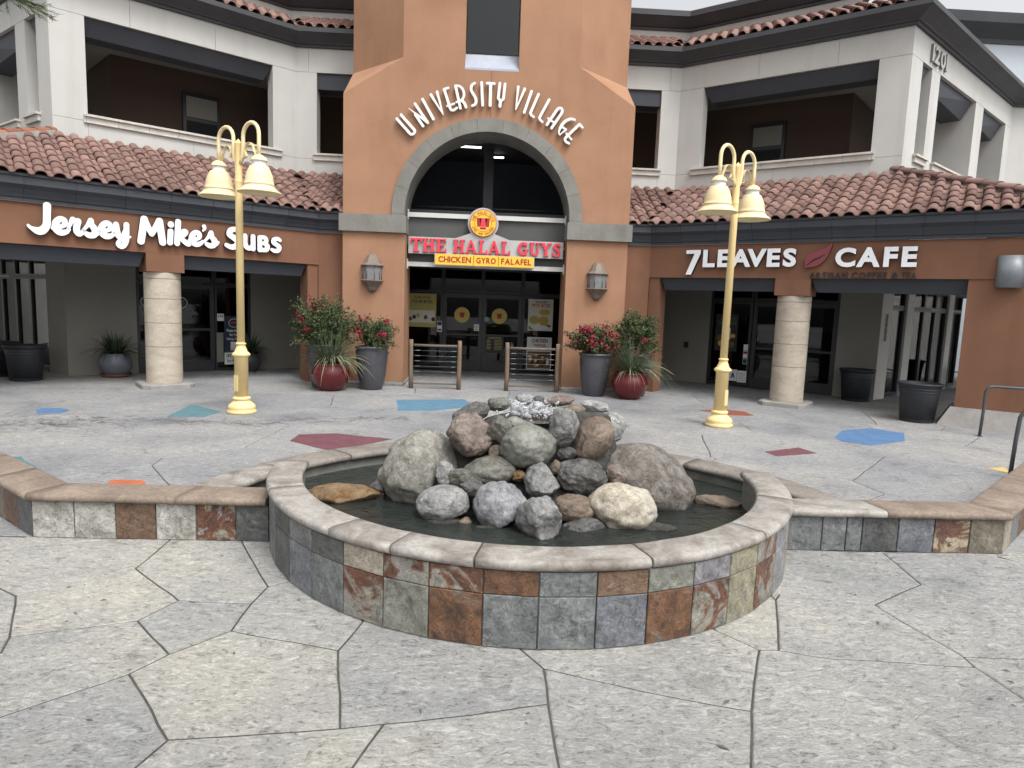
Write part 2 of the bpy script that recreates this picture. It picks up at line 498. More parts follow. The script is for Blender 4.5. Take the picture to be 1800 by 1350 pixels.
def link(name, me, parent=None, loc=None):
    o = bpy.data.objects.new(name, me)
    COL.objects.link(o)
    if parent is not None:
        o.parent = parent
        ORIG[o] = ORIG.get(parent, Vector())
    else:
        o.location = loc or (0, 0, 0)
        ORIG[o] = Vector(o.location)
    return o
def inset(poly, d):
    n = len(poly); out = []
    area = sum(poly[i][0]*poly[(i+1) % n][1]-poly[(i+1) % n][0]*poly[i][1] for i in range(n))
    s = 1 if area > 0 else -1
    for i in range(n):
        p0 = Vector(poly[i-1][:2]); p1 = Vector(poly[i][:2]); p2 = Vector(poly[(i+1) % n][:2])
        e1 = (p1-p0); e2 = (p2-p1)
        if e1.length < 1e-6 or e2.length < 1e-6:
            out.append(tuple(p1)); continue
        e1.normalize(); e2.normalize()
        n1 = Vector((-e1.y, e1.x))*s; n2 = Vector((-e2.y, e2.x))*s
        b = n1+n2
        if b.length < .3:
            out.append(tuple(p1+n1*d)); continue
        b.normalize()
        out.append(tuple(p1+b*(d/max(.35, b.dot(n1)))))
    return out
def tag(o, label=None, cat=None, group=None, kind=None):
    if label: o['label'] = label
    if cat: o['category'] = cat
    if group: o['group'] = group
    if kind: o['kind'] = kind
    return o
def thing(name, label, cat, loc=(0, 0, 0), rz=0, group=None):
    o = bpy.data.objects.new(name, None)
    o.empty_display_size = .2
    COL.objects.link(o)
    o.location = loc; o.rotation_euler = (0, 0, rz)
    ORIG[o] = Vector(loc)
    return tag(o, label, cat, group)
def copy_tree(o, parent=None):
    c = o.copy()
    COL.objects.link(c)
    c.parent = parent
    for ch in list(o.children):
        copy_tree(ch, c)
    return c
def offset_path(pts, o):
    """shift an open plan polyline by o to the back (its left side when walking away from the tower on side +1)"""
    out = []
    n = len(pts)
    P_ = [Vector(p) for p in pts]
    for i in range(n):
        ns = []
        if i > 0:
            e = (P_[i]-P_[i-1]).normalized(); ns.append(Vector((-e.y, e.x)))
        if i < n-1:
            e = (P_[i+1]-P_[i]).normalized(); ns.append(Vector((-e.y, e.x)))
        if len(ns) == 1:
            out.append(P_[i]+ns[0]*o)
        else:
            b = (ns[0]+ns[1]).normalized()
            out.append(P_[i]+b*(o/b.dot(ns[0])))
    return out

# ================================================================== ground
g = MB().box(-150, 150, -60, 240, -.40, -.05).build('ground', 'ground')
tag(g, kind='structure')
plaza = MB().box(-17, 18, -2, 21, -.049, -.006).build('plaza_paving', 'joint')
tag(plaza, 'stamped concrete paving with wandering joints', kind='structure')

def wobble(poly, step, amp, seed):
    out = []
    n = len(poly)
    for i in range(n):
        a = Vector(poly[i][:2]); b = Vector(poly[(i+1) % n][:2])
        k = max(1, int((b-a).length/step))
        for j in range(k):
            p = a.lerp(b, j/k)
            q = Vector((p.x*2.3+seed, p.y*2.3, 0))
            w = noise.noise_vector(q)
            w2 = noise.noise_vector(q*6)
            p = p+Vector((w.x, w.y))*amp+Vector((w2.x, w2.y))*amp*.35
            out.append((p.x, p.y))
    return out
def slab(poly, gap, mat, amp, step=.12):
    pl = inset(poly, gap)
    pl = wobble(pl, step, amp, 3.1)
    n = len(pl)
    mb = MB()
    ins = inset(pl, .009)
    vs = [(p[0], p[1], -.03) for p in pl]+[(p[0], p[1], -.009) for p in pl]+[(p[0], p[1], 0) for p in ins]
    fs = []
    for r_ in (0, n):
        for i in range(n):
            j = (i+1) % n
            fs.append((r_+i, r_+j, r_+n+j, r_+n+i))
    fs.append(tuple(range(2*n, 3*n)))
    mb.add(vs, fs)
    return mb.build('paving_slab', mat, plaza)
FORE = [
 [(52, 940), (308, 940), (240, 998), (27, 1047), (0, 1035), (-120, 985), (0, 962)],
 [(308, 940), (420, 940), (457, 1008), (470, 1030), (440, 1061), (312, 1055), (240, 998)],
 [(420, 940), (560, 940), (600, 1000), (560, 1010), (470, 1030), (457, 1008)],
 [(27, 1047), (240, 998), (312, 1055), (243, 1090), (17, 1118)],
 [(312, 1055), (440, 1061), (406, 1109), (296, 1149), (243, 1090)],
 [(440, 1061), (470, 1030), (560, 1010), (640, 1090), (593, 1143), (406, 1109)],
 [(593, 1143), (640, 1090), (560, 1010), (600, 1000), (800, 1020), (918, 1143), (953, 1175), (962, 1237), (676, 1273), (598, 1279)],
 [(406, 1109), (593, 1143), (598, 1279), (294, 1301), (230, 1182), (296, 1149)],
 [(17, 1118), (243, 1090), (296, 1149), (230, 1182), (0, 1260), (-150, 1320), (-200, 1200), (0, 1148)],
 [(230, 1182), (294, 1301), (232, 1350), (120, 1450), (-300, 1600), (-500, 1500), (-150, 1320), (0, 1260)],
 [(294, 1301), (598, 1279), (676, 1273), (613, 1350), (520, 1460), (300, 1600), (60, 1560), (120, 1450), (232, 1350)],
 [(676, 1273), (962, 1237), (984, 1350), (1000, 1480), (760, 1650), (520, 1460), (613, 1350)],
 [(918, 1143), (800, 1020), (1200, 1020), (1258, 1108), (1333, 1142), (1322, 1249), (1170, 1222), (953, 1175)],
 [(953, 1175), (1170, 1222), (1322, 1249), (1320, 1350), (1320, 1500), (1000, 1480), (984, 1350), (962, 1237)],
 [(1258, 1108), (1200, 1020), (1300, 990), (1367, 1055), (1367, 1142), (1333, 1142)],
 [(1367, 1055), (1372, 1045), (1537, 1063), (1690, 1153), (1713, 1172), (1463, 1157), (1367, 1142)],
 [(1372, 1045), (1367, 1055), (1300, 990), (1320, 950), (1527, 950), (1620, 1027), (1537, 1063)],
 [(1527, 950), (1740, 955), (1758, 980), (1800, 990), (2000, 1040), (2000, 1112), (1800, 1068), (1620, 1027)],
 [(1620, 1027), (1800, 1068), (2000, 1112), (2050, 1170), (1800, 1157), (1690, 1153), (1537, 1063)],
 [(1690, 1153), (1800, 1157), (2050, 1170), (2100, 1400), (1800, 1227), (1713, 1172)],
 [(1333, 1142), (1367, 1142), (1463, 1157), (1713, 1172), (1800, 1227), (2100, 1400), (1800, 1600), (1320, 1500), (1320, 1350), (1322, 1249)],
 [(27, 1047), (17, 1118), (0, 1148), (-200, 1200), (-450, 1100), (-120, 985), (0, 1035)],
 [(520, 1460), (760, 1650), (700, 2300), (0, 2200), (300, 1600)],
 [(760, 1650), (1000, 1480), (1320, 1500), (1500, 2200), (700, 2300)],
 [(1320, 1500), (1800, 1600), (2300, 2000), (1500, 2200)],
 [(-300, 1600), (120, 1450), (60, 1560), (300, 1600), (0, 2200), (-700, 1900)],
 [(2050, 1170), (2000, 1112), (2000, 1040), (2500, 1080), (2700, 1300), (2100, 1400)],
 [(2100, 1400), (2700, 1300), (2900, 1800), (2300, 2000), (1800, 1600)],
 [(-200, 1200), (-150, 1320), (-500, 1500), (-1000, 1300), (-450, 1100)],
]
for pl in FORE:
    q = [onz(x, y) for x, y in pl]
    slab([(p.x, p.y) for p in q], .0028, 'slab', .017)

_q = [onz(2500, 1080), onz(2000, 1040), onz(1800, 990)]
slab([(onz(1758, 980).x, 4.953), (12, 4.953)]+[(p.x, p.y) for p in _q], .0035, 'slab', .012)
_q = [onz(0, 962), onz(-120, 985), onz(-450, 1100)]
slab([(-3.42, 4.945)]+[(p.x, p.y) for p in _q]+[(-9, 4.2), (-9, 4.945)], .0065, 'slab', .012)
# plaza behind the low walls: irregular slabs, thin joints
def clip(poly, a, b, c):
    out = []
    n = len(poly)
    for i in range(n):
        p = poly[i]; q = poly[(i+1) % n]
        dp = a*p[0]+b*p[1]-c; dq = a*q[0]+b*q[1]-c
        if dp <= 0: out.append(p)
        if dp*dq < 0:
            t = dp/(dp-dq)
            out.append((p[0]+(q[0]-p[0])*t, p[1]+(q[1]-p[1])*t))
    return out
rs = random.Random(11)
seeds = []
yy = 5.6
row = 0
while yy < 20.5:
    xx = -15.5+(row % 2)*.9
    while xx < 16:
        seeds.append((xx+rs.uniform(-.6, .6), yy+rs.uniform(-.5, .5)))
        xx += 2.0
    yy += 1.65
    row += 1
for i, s_ in enumerate(seeds):
    cell = [(-16.5, 4.96), (17.5, 4.96), (17.5, 20.8), (-16.5, 20.8)]
    for j, t_ in enumerate(seeds):
        if i == j or abs(s_[0]-t_[0])+abs(s_[1]-t_[1]) > 8: continue
        a, b = t_[0]-s_[0], t_[1]-s_[1]
        cc = (t_[0]**2+t_[1]**2-s_[0]**2-s_[1]**2)/2
        cell = clip(cell, a, b, cc)
        if len(cell) < 3: break
    if len(cell) >= 3:
        slab(cell, .003, 'slab2', .03, .3)

PATCH = [('pblue', [(62, 720), (75, 718), (105, 718), (122, 721), (108, 726), (66, 727)]),
 ('pteal', [(293, 733), (337, 711), (390, 724), (358, 733)]),
 ('pteal2', [(697, 703), (815, 702), (836, 715), (760, 722), (700, 722)]),
 ('pmar', [(510, 775), (525, 764), (590, 762), (690, 772), (600, 790), (570, 791)]),
 ('por', [(185, 858), (195, 844), (250, 845), (262, 858)]),
 ('pteal', [(15, 804), (35, 803), (90, 840), (60, 850)]),
 ('pred', [(1228, 721), (1270, 720), (1310, 724), (1325, 731), (1280, 730)]),
 ('pmar', [(1343, 794), (1405, 787), (1436, 797), (1365, 802)]),
 ('pblue', [(1467, 768), (1480, 757), (1530, 753), (1590, 762), (1590, 776), (1530, 783), (1480, 776)]),
 ('pyel', [(1733, 823), (1765, 822), (1775, 832)])]
for mt, pts in PATCH:
    q = [onz(x, y) for x, y in pts]
    pl = wobble([(p.x, p.y) for p in q], .09, .022, 9.0)
    n = len(pl)
    mb = MB()
    mb.add([(p[0], p[1], .004) for p in pl]+[(p[0], p[1], -.004) for p in pl], [tuple(range(n))]+[(i, (i+1) % n, n+(i+1) % n, n+i) for i in range(n)])
    o = mb.build('painted_slab', mt, plaza)

# fallen leaf bits and crumbs on the paving
mb = MB()
rl = random.Random(5)
for k in range(150):
    if k < 70:
        x, y = rl.uniform(-3.4, 4.2), rl.uniform(1.9, 4.8)
    else:
        x, y = rl.uniform(-6, 6.5), rl.uniform(7.4, 13)
    if (x-.41)**2+(y-5.56)**2 < 2.3**2: continue
    s_ = rl.uniform(.006, .022)*(1.6 if rl.random() < .12 else 1)
    a = rl.uniform(0, 6.28)
    ca, sa = math.cos(a)*s_, math.sin(a)*s_
    mb.add([(x-ca, y-sa, .003), (x+sa*.35, y-ca*.35, .007), (x+ca, y+sa, .004), (x-sa*.35, y+ca*.35, .008)], [(0, 1, 2, 3)])
trail = [(-40, 752), (60, 744), (140, 742), (240, 738), (330, 741), (430, 746), (520, 739), (620, 738), (720, 735)]
for k in range(800):
    i = rl.uniform(0, len(trail)-1.001); a = trail[int(i)]; b = trail[int(i)+1]; u = i % 1
    wob = 1.5*math.sin(i*5.0)
    g_ = onz(a[0]+(b[0]-a[0])*u, a[1]+(b[1]-a[1])*u+wob+rl.gauss(0, 5.5 if i < 3 else 3.0))
    L_ = rl.uniform(.02, .12)*(1.3 if i < 2.5 else .8); w_ = rl.uniform(.003, .011)
    a_ = rl.gauss(.1, .5)
    d_ = Vector((math.cos(a_), math.sin(a_), 0))*L_; n_ = Vector((-d_.y, d_.x, 0)).normalized()*w_
    c_ = Vector((g_.x, g_.y, .002+.003*rl.random()))
    mb.add([c_-d_, c_+n_, c_+d_*.9, c_-n_*.6], [(0, 1, 2, 3)])
o = mb.build('leaf_litter', surf('dark_leaf_crumbs', (.12, .11, .10), (.08, .072, .066), 9, .95), recalc=False)
tag(o, 'scattered dark leaf crumbs and twigs lying on the concrete', 'leaf litter', kind='stuff')

# ================================================================== building: frames
A_ = R(37.5)
CA, SA = math.cos(A_), math.sin(A_)
BX, BY = 3.75, 15.05           # bend of the ground-floor fascia
UX, UY = 4.78, 17.10           # bend of the upper wall
def W(s, t, o, z):
    return Vector((s*(BX+CA*t+SA*o), BY-SA*t+CA*o, z))
def WU(s, t, o, z):
    return Vector((s*(UX+CA*t+SA*o), UY-SA*t+CA*o, z))
CXU, CYU = UX+CA*5.03, UY-SA*5.03
SDX, SDY = .788, .616
def WS(s, u, o, z):            # upper side wall beyond the corner; o to the inside
    return Vector((s*(CXU+SDX*u-SDY*o), CYU+SDY*u+SDX*o, z))
def hx(fn, s, t0, t1, o0, o1, z0, z1):
    return [fn(s, t0, o0, z0), fn(s, t1, o0, z0), fn(s, t1, o1, z0), fn(s, t0, o1, z0), fn(s, t0, o0, z1), fn(s, t1, o0, z1), fn(s, t1, o1, z1), fn(s, t0, o1, z1)]
def FX(s, x, y, z):
    return Vector((s*x, y, z))
def mir(s, pts):
    return [(s*p[0], p[1]) for p in pts]

# ------------------------------------------------------------------ roof tile meshes
def tile_mesh(name, L=.40, wid=.265, mat='rooftile', pan=True):
    prof = []
    r0 = .088
    for k in range(9):
        a = math.pi*(1-k/8)
        prof.append((-.040+r0*math.cos(a), .068*math.sin(a)))
    if pan:
        prof += [(.075, -.012), (.105, -.014), (.137, .0)]
    mb = MB()
    n = len(prof)
    th = .016
    rows = []
    for (y, lift, k) in ((0, .022, 1.0), (L, 0.0, .93)):
        for d in (0, -th):
            rows.append([(x*k, y, z*k+lift+d) for x, z in prof])
    vs = [p for r_ in rows for p in r_]
    fs = []
    for i in range(n-1):
        fs.append((i, i+1, 2*n+i+1, 2*n+i))
        fs.append((n+i+1, n+i, 3*n+i, 3*n+i+1))
        fs.append((i+1, i, n+i, n+i+1))
    mb.add(vs, fs, 0, True)
    me = bpy.data.meshes.new(name)
    me.from_pydata([tuple(p) for p in mb.v], [], mb.f)
    for i, p in enumerate(me.polygons):
        p.use_smooth = (i % 3 == 0)
    me.materials.append(MT[mat])
    return me
TILE = tile_mesh('roof_tile')
TILE2 = tile_mesh('ridge_tile', .42, mat='ridgetile', pan=False)
TILE3 = tile_mesh('hip_tile', .42, mat='rooftile', pan=False)
rt = random.Random(3)
def put_tile(me, name, parent, p, ex, ey, ez, k=1.0):
    o = bpy.data.objects.new(name, me)
    COL.objects.link(o)
    o.parent = parent
    mm = Matrix((ex, ey, ez)).transposed().to_4x4()
    mm = mm @ Matrix.Rotation(rt.uniform(-.03, .03), 4, 'Z') @ Matrix.Rotation(rt.uniform(-.012, .012), 4, 'X')
    mm.translation = p-ORIG[parent]+ez*rt.uniform(-.003, .004)
    if k != 1: mm = mm @ Matrix.Scale(k, 4)
    o.matrix_basis = mm
    return o

# ------------------------------------------------------------------ wings
FZ0, FZ1 = 2.63, 3.34          # fascia
EZ = 3.80                      # eave
UZ = 4.98                      # foot of the upper wall
TE = 7.6                       # end of the wing (eave corner)
LOW = [(3.15, BY), (BX, BY), (BX+CA*8.3, BY-SA*8.3)]
UPP = [(3.15, UY), (UX, UY), (CXU, CYU), (CXU+SDX*7.6, CYU+SDY*7.6)]
W2P = [(3.15, 18.6), (5.35, 18.6), (5.35+CA*4.2, 18.6-SA*4.2), (5.35+CA*4.2+2.2, 18.6-SA*4.2+9)]
def pathf(s, pts, cut=None):
    def fn(o):
        q = offset_path(pts, o)
        if cut: q = q[:cut]
        return [(s*p.x, p.y) for p in q]
    return fn

def make_wing(s, label):
    root = thing('wing_building', label, 'building', (s*6.2, 14.2, 0), group='wings either side of the entrance tower')
    # fascia band
    MB().sweep([(0, FZ0), (0, FZ1), (.38, FZ1), (.38, FZ0)], pathf(s, LOW), closed=True).build('fascia', 'brown', root)
    # piers at the tower end, beyond the arcade, with plinth
    mb = MB()
    mb.hexa([FX(s, 3.15, BY+.002, 0), FX(s, BX, BY+.002, 0), FX(s, BX+.13, BY+.4, 0), FX(s, 3.15, BY+.4, 0), FX(s, 3.15, BY+.002, FZ0), FX(s, BX, BY+.002, FZ0), FX(s, BX+.13, BY+.4, FZ0), FX(s, 3.15, BY+.4, FZ0)])
    mb.hexa(hx(W, s, .0, .24, .03, .45, 0, FZ0))
    mb.build('pier', 'brown', root)
    MB().hexa(hx(W, s, 6.04, 8.3, .02, .62, 0, FZ0)).build('pier', 'brown', root)
    pl = MB()
    p0 = hx(W, s, 5.80, 8.5, -.17, .8, 0, .34)
    p1 = hx(W, s, 5.98, 8.4, -.02, .68, 0, .34)
    pl.hexa(p0[:4]+p1[4:])
    pl.build('plinth', 'plinth', root)
    # dark soffit beams
    for t0, t1 in ((.24, 2.77), (3.44, 6.04)):
        q = hx(W, s, t0, t1, .10, .40, 2.36, FZ0-.003)
        q[0] = W(s, t0+.10, .16, 2.36); q[1] = W(s, t1-.02, .16, 2.36)
        q[3] = W(s, t0+.10, .40, 2.36); q[2] = W(s, t1-.02, .40, 2.36)
        MB().hexa(q).build('soffit_beam', 'dark', root)
    # block over the column + column of stone drums
    MB().hexa(hx(W, s, 2.77, 3.44, -.004, .66, 2.28, FZ0-.002)).build('capital_block', 'brown', root)
    c = W(s, 3.1, .33, 0)
    colm = MB().lathe([(.315, .1), (.315, 2.279)], 24, (c.x, c.y, 0)).build('column', 'colstone', root)
    z = .09
    for k, h in enumerate((.73, .47, .47, .39, .13)):
        dm = MB().lathe([(.33, z+.007), (.33, z+h-.007)], 48, (c.x, c.y, 0), cap=False)
        dm.lathe([(.318, z+.002), (.33, z+.0072)], 48, (c.x, c.y, 0), smooth=False, cap=False).lathe([(.33, z+h-.0072), (.318, z+h-.002)], 48, (c.x, c.y, 0), smooth=False, cap=False)
        dm.build('drum', 'colstone', colm, recalc=False)
        z += h
    e = W(s, 4.1, .33, 0)-c; e.normalize()
    f_ = Vector((-e.y, e.x, 0))
    r_ = .47; k_ = .12
    poly = [(-r_, -r_+k_), (-r_+k_, -r_), (r_-k_, -r_), (r_, -r_+k_), (r_, r_-k_), (r_-k_, r_), (-r_+k_, r_), (-r_, r_-k_)]
    MB().prism([(c.x+e.x*a+f_.x*b, c.y+e.y*a+f_.y*b) for a, b in poly], -.005, .095, cham=.02).build('column_base', 'plinth', colm)
    # gutter sections with open joints
    gp = [(.0, 3.342), (-.05, 3.342), (-.05, 3.40), (-.075, 3.41), (-.095, 3.46), (-.14, 3.54), (-.205, 3.60), (-.215, 3.61), (-.215, 3.735), (-.25, 3.745), (-.25, 3.785), (.02, 3.785)]
    L = 8.3
    n = 11
    for k in range(n):
        t0, t1 = L*k/n, L*(k+1)/n
        def fn(o, t0=t0, t1=t1, k=k):
            a = W(s, (-o*.339 if k == 0 else t0+.004), o, 0)
            b = W(s, t1-.004, o, 0)
            return [(a.x, a.y), (b.x, b.y)]
        MB().sweep(gp, fn, closed=True).build('gutter_section', 'gutter', root)
    MB().sweep(gp, lambda o: [(s*3.13, BY+o), (s*(BX+.339*o-.004), BY+o)], closed=True).build('gutter_section', 'gutter', root)
    MB().sweep([(o_+.014 if o_ < 0 else o_, z_) for o_, z_ in gp[1:-1]]+[(.0, 3.782), (.0, 3.345)], pathf(s, LOW), closed=True).build('gutter_core', 'gutter', root)
    # lower roof with clay tiles
    va, vb = W(s, .085, -.235, EZ-.015), FX(s, UX, UY, UZ)
    hc, he = WU(s, 5.03, 0, UZ), W(s, TE, -.235, EZ-.015)
    rb = MB()
    rb.add([va, he, hc, vb], [(0, 1, 2, 3)])
    rb.add([FX(s, 3.1, BY-.235, EZ-.015), va, vb, FX(s, 3.1, UY, UZ)], [(0, 1, 2, 3)])
    rb.add([he, he+Vector((s*8, 6.2, 0)), WS(s, 8, 0, UZ), hc], [(0, 1, 2, 3)])
    roof = rb.build('roof', 'roofbase', root)
    run = 2.253+.235
    rise = UZ-EZ+.015
    sl_ = math.hypot(run, rise)
    nrow = 8
    ex = Vector((CA, -SA, 0)) if s > 0 else Vector((CA, SA, 0))
    n2 = Vector((s*SA, CA, 0))
    ey = (n2*run+Vector((0, 0, rise))).normalized()
    ez = ex.cross(ey)
    for r__ in range(nrow):
        d = (r__-.08)/nrow*sl_*.985
        o_ = -.265+run*d/sl_
        zz = EZ-.012+rise*d/sl_
        om = o_+.2
        tl = .085+(-.43-.085)*(om+.235)/run
        th_ = TE+(4.60-TE)*(om+.235)/run
        k = 0
        t = -.4+(.0 if s > 0 else .1)
        while t < TE+.2:
            if tl+.06 < t < th_-.02:
                put_tile(TILE, 'roof_tile', roof, W(s, t, o_, zz), ex, ey, ez)
            t += .265
    run2 = UY-BY+.235
    sl2 = math.hypot(run2, rise)
    ey2 = Vector((0, run2, rise)).normalized(); ex2 = Vector((1, 0, 0)); ez2 = ex2.cross(ey2)
    for r__ in range(7):
        d = (r__-.08)/7*sl2*.985
        y_ = BY-.265+run2*d/sl2
        zz = EZ-.012+rise*d/sl2
        xm = 3.67+(UX-3.67)*(y_+.2-BY+.235)/run2
        x = 3.28
        while x < xm+.05:
            put_tile(TILE, 'roof_tile', roof, Vector((s*x, y_, zz)), ex2, ey2, ez2)
            x += .265
    # hip ridge
    hv = hc-he
    eh = hv.normalized(); exh = eh.cross(Vector((0, 0, 1))).normalized(); ezh = exh.cross(eh)
    nn_ = int(hv.length/.33)
    MB().hexa([he-exh*.11-ezh*.05, he+exh*.11-ezh*.05, hc+exh*.11-ezh*.05, hc-exh*.11-ezh*.05, he-exh*.07+ezh*.07, he+exh*.07+ezh*.07, hc+exh*.07+ezh*.07, hc-exh*.07+ezh*.07]).build('hip_mortar', 'plinth', roof)
    for k in range(nn_+1):
        p = he+hv*(k/nn_)*.985+Vector((0, 0, .045))
        put_tile(TILE2 if s < 0 else TILE3, 'ridge_tile', roof, p, exh, eh, ezh, 1.12)
    # ---------------- upper floor wall pieces
    zo0, zo1, zt = 5.44, 7.36, 7.96
    T_ = .34
    def ub(name, t0, t1, z0, z1, mat='cream', fn=WU, o0=0, o1=T_, par=root):
        return MB().hexa(hx(fn, s, t0, t1, o0, o1, z0, z1)).build(name, mat, par)
    g_ = .003
    # frontal stretch
    MB().box(min(s*3.15, s*4.30), max(s*3.15, s*4.30), UY, UY+T_, UZ-.3, zo0).build('wall_panel', 'cream', root)
    MB().box(min(s*3.15, s*4.50), max(s*3.15, s*4.50), UY, UY+T_, zo1+.04, zt).build('wall_panel', 'cream', root)
    def fpan(x0, z0, z1):
        a = [FX(s, x0, UY, z0), FX(s, UX, UY, z0), FX(s, UX+.339*T_, UY+T_, z0), FX(s, x0, UY+T_, z0)]
        MB().hexa(a+[p+Vector((0, 0, z1-z0)) for p in a]).build('wall_panel', 'cream', root)
    fpan(4.303, UZ-.3, 5.34); fpan(4.303, 5.346, 7.395); fpan(4.506, 7.402, zt)
    # wing stretch
    def wpan(t0, t1, z0, z1):
        a = hx(WU, s, t0, t1, 0, T_, z0, z1)
        if t0 == 0:
            a[3] = WU(s, -.339*T_, T_, z0); a[7] = WU(s, -.339*T_, T_, z1)
        MB().hexa(a).build('wall_panel', 'cream', root)
    wpan(0, .60, UZ-.3, 5.34); wpan(0, .60, 5.346, 7.395)
    wpan(.604, 2.4, UZ-.3, zo0-.004); wpan(2.404, 4.42, UZ-.3, zo0-.004)
    wpan(4.424, 5.03, UZ-.3, 5.34); wpan(4.424, 5.03, 5.346, 7.395)
    wpan(0, 1.9, 7.402, zt); wpan(1.906, 3.6, 7.402, zt); wpan(3.606, 5.03, 7.402, zt)
    # sills
    k = 0
    t = .40
    while t < 4.5:
        t1 = min(t+.58, 4.50)
        sb = MB().hexa(hx(WU, s, t+.003, t1-.003, -.10, .30, 5.42, 5.465)).hexa(hx(WU, s, t+.003, t1-.003, -.055, .02, 5.30, 5.418))
        sb.build('sill_stone', 'trim', root)
        t = t1
        if t >= 4.49: break
    for x0, x1 in ((3.2, 3.75), (3.756, 4.38)):
        MB().box(min(s*x0, s*x1), max(s*x0, s*x1), UY-.09, UY+.2, 5.42, 5.465).box(min(s*x0, s*x1), max(s*x0, s*x1), UY-.05, UY-.002, 5.30, 5.418).build('sill_stone', 'trim', root)
    # dark bevelled lintels inside the openings
    q = hx(WU, s, .602, 4.418, .06, .62, 7.06, zo1+.03)
    q[0] = WU(s, .76, .20, 7.06); q[1] = WU(s, 4.418, .20, 7.06); q[3] = WU(s, .76, .62, 7.06)
    MB().hexa(q).build('lintel', 'dark', root)
    MB().box(min(s*3.16, s*4.298), max(s*3.16, s*4.298), UY+.06, UY+.5, 7.02, zo1+.03).build('lintel', 'dark', root)
    # side stretch with three tall openings
    ops = [(.62, 1.2), (1.72, 4.4), (5.05, 7.1)]
    edges = [0]+[e_ for op in ops for e_ in op]+[7.6]
    for a, b in zip(edges[0::2], edges[1::2]):
        if a == 0:
            qq = hx(WS, s, 0, b, 0, .9, UZ-.3, 7.395)
            qq[3] = WS(s, .30, .45, UZ-.3); qq[7] = WS(s, .30, .45, 7.395)
            MB().hexa(qq).build('wall_panel', 'cream', root)
        else:
            ub('wall_panel', a, b, UZ-.3, 7.395, fn=WS, o1=.9)
    for a, b in ops:
        ub('wall_panel', a+.002, b-.002, UZ-.3, zo0, fn=WS)
        q = hx(WS, s, a+.002, b-.002, .08, .7, 6.95, 7.42)
        q[1] = WS(s, b-.2, .25, 6.95); q[2] = WS(s, b-.2, .7, 6.95)
        MB().hexa(q).build('lintel', 'dark', root)
        MB().hexa(hx(WS, s, a-.08, b+.08, -.10, .2, 5.42, 5.465)).hexa(hx(WS, s, a-.05, b+.05, -.055, -.002, 5.30, 5.418)).build('sill_stone', 'trim', root)
    qq = hx(WS, s, 0, 7.6, 0, .5, 7.402, zt)
    qq[3] = WS(s, .3, .4, 7.402); qq[7] = WS(s, .3, .4, zt)
    MB().hexa(qq).build('wall_panel', 'cream', root)
    # return wall at the far end of the side stretch
    e1 = WS(s, 7.6, 0, 0)
    MB().box(min(e1.x, e1.x+s*9), max(e1.x, e1.x+s*9), e1.y, e1.y+.4, 0, zt).build('wall_panel', 'cream', root)
    # cornice, upper roof strip, set-back wall, top cornice
    cp = [(.30, 7.962), (-.06, 7.962), (-.06, 8.02), (-.10, 8.03), (-.12, 8.06), (-.22, 8.12), (-.36, 8.19), (-.40, 8.20), (-.40, 8.30), (-.36, 8.32), (.30, 8.34)]
    UPX = UPP+[(UPP[-1][0]+9, UPP[-1][1])]
    MB().sweep(cp, pathf(s, UPX), closed=True).build('cornice', 'cornice', root)
    ur = MB()
    A2 = offset_path(UPP, -.36); B2 = offset_path(W2P, 0)
    for i in range(3):
        ur.add([(s*A2[i].x, A2[i].y, 8.315), (s*A2[i+1].x, A2[i+1].y, 8.315), (s*B2[i+1].x, B2[i+1].y, 9.2), (s*B2[i].x, B2[i].y, 9.2)], [(0, 1, 2, 3)])
    uroof = ur.build('upper_roof', 'roofbase', root)
    tb = MB()
    tv = [v_.co.copy() for v_ in TILE.vertices]; tf = [list(p.vertices) for p in TILE.polygons]
    def addtile(p, ex, ey, ez):
        tb.add([p+ex*v_.x+ey*v_.y+ez*v_.z for v_ in tv], tf, 0, True)
    for i in range(2):
        a, b = Vector((s*A2[i].x, A2[i].y, 8.33)), Vector((s*A2[i+1].x, A2[i+1].y, 8.33))
        c_, d_ = Vector((s*B2[i+1].x, B2[i+1].y, 9.215)), Vector((s*B2[i].x, B2[i].y, 9.215))
        exx = (b-a).normalized()
        nrm = Vector((-exx.y, exx.x, 0))*s
        dist = (d_-a).dot(nrm)
        eyy = (nrm*dist+Vector((0, 0, .885))).normalized()
        ezz = exx.cross(eyy)
        if ezz.z < 0: ezz = -ezz
        exo = eyy.cross(ezz)
        ln = math.hypot(dist, .885)
        for r__ in range(7):
            f__ = r__/7
            L0 = (d_-a).dot(exx)*f__; L1 = (b-a).length+((c_-b).dot(exx))*f__
            t = L0+.15
            while t < L1-.1:
                addtile(a+exx*t+eyy*(f__*ln-.03), exo, eyy, ezz)
                t += .265
    o = tb.build('upper_roof_tiles', 'rooftile', uroof, recalc=False)
    tag(o, kind='stuff')
    MB().sweep([(0, 9.0), (0, 9.42), (.3, 9.42), (.3, 9.0)], pathf(s, W2P), closed=True).build('setback_wall', 'cream', root)
    cp2 = [(.30, 9.422), (-.05, 9.422), (-.05, 9.48), (-.10, 9.49), (-.20, 9.56), (-.34, 9.66), (-.38, 9.67), (-.38, 9.80), (-.34, 9.83), (.30, 9.84)]
    MB().sweep(cp2, pathf(s, W2P), closed=True).build('cornice', 'cornice', root)
    fl = [(s*3.15, 18.7)]+[(s*p.x, p.y) for p in offset_path(W2P, .1)]+[(s*3.15, 26)]
    MB().prism(fl, 9.70, 9.79).build('flat_roof', 'roofbase', root)
    # ---------------- interiors
    fl = [(s*3.2, UY+.36), (s*(UX+.1), UY+.36)]+[(s*p.x, p.y) for p in offset_path(UPP, .36)[2:]]+[(s*15, 26), (s*3.2, 26)]
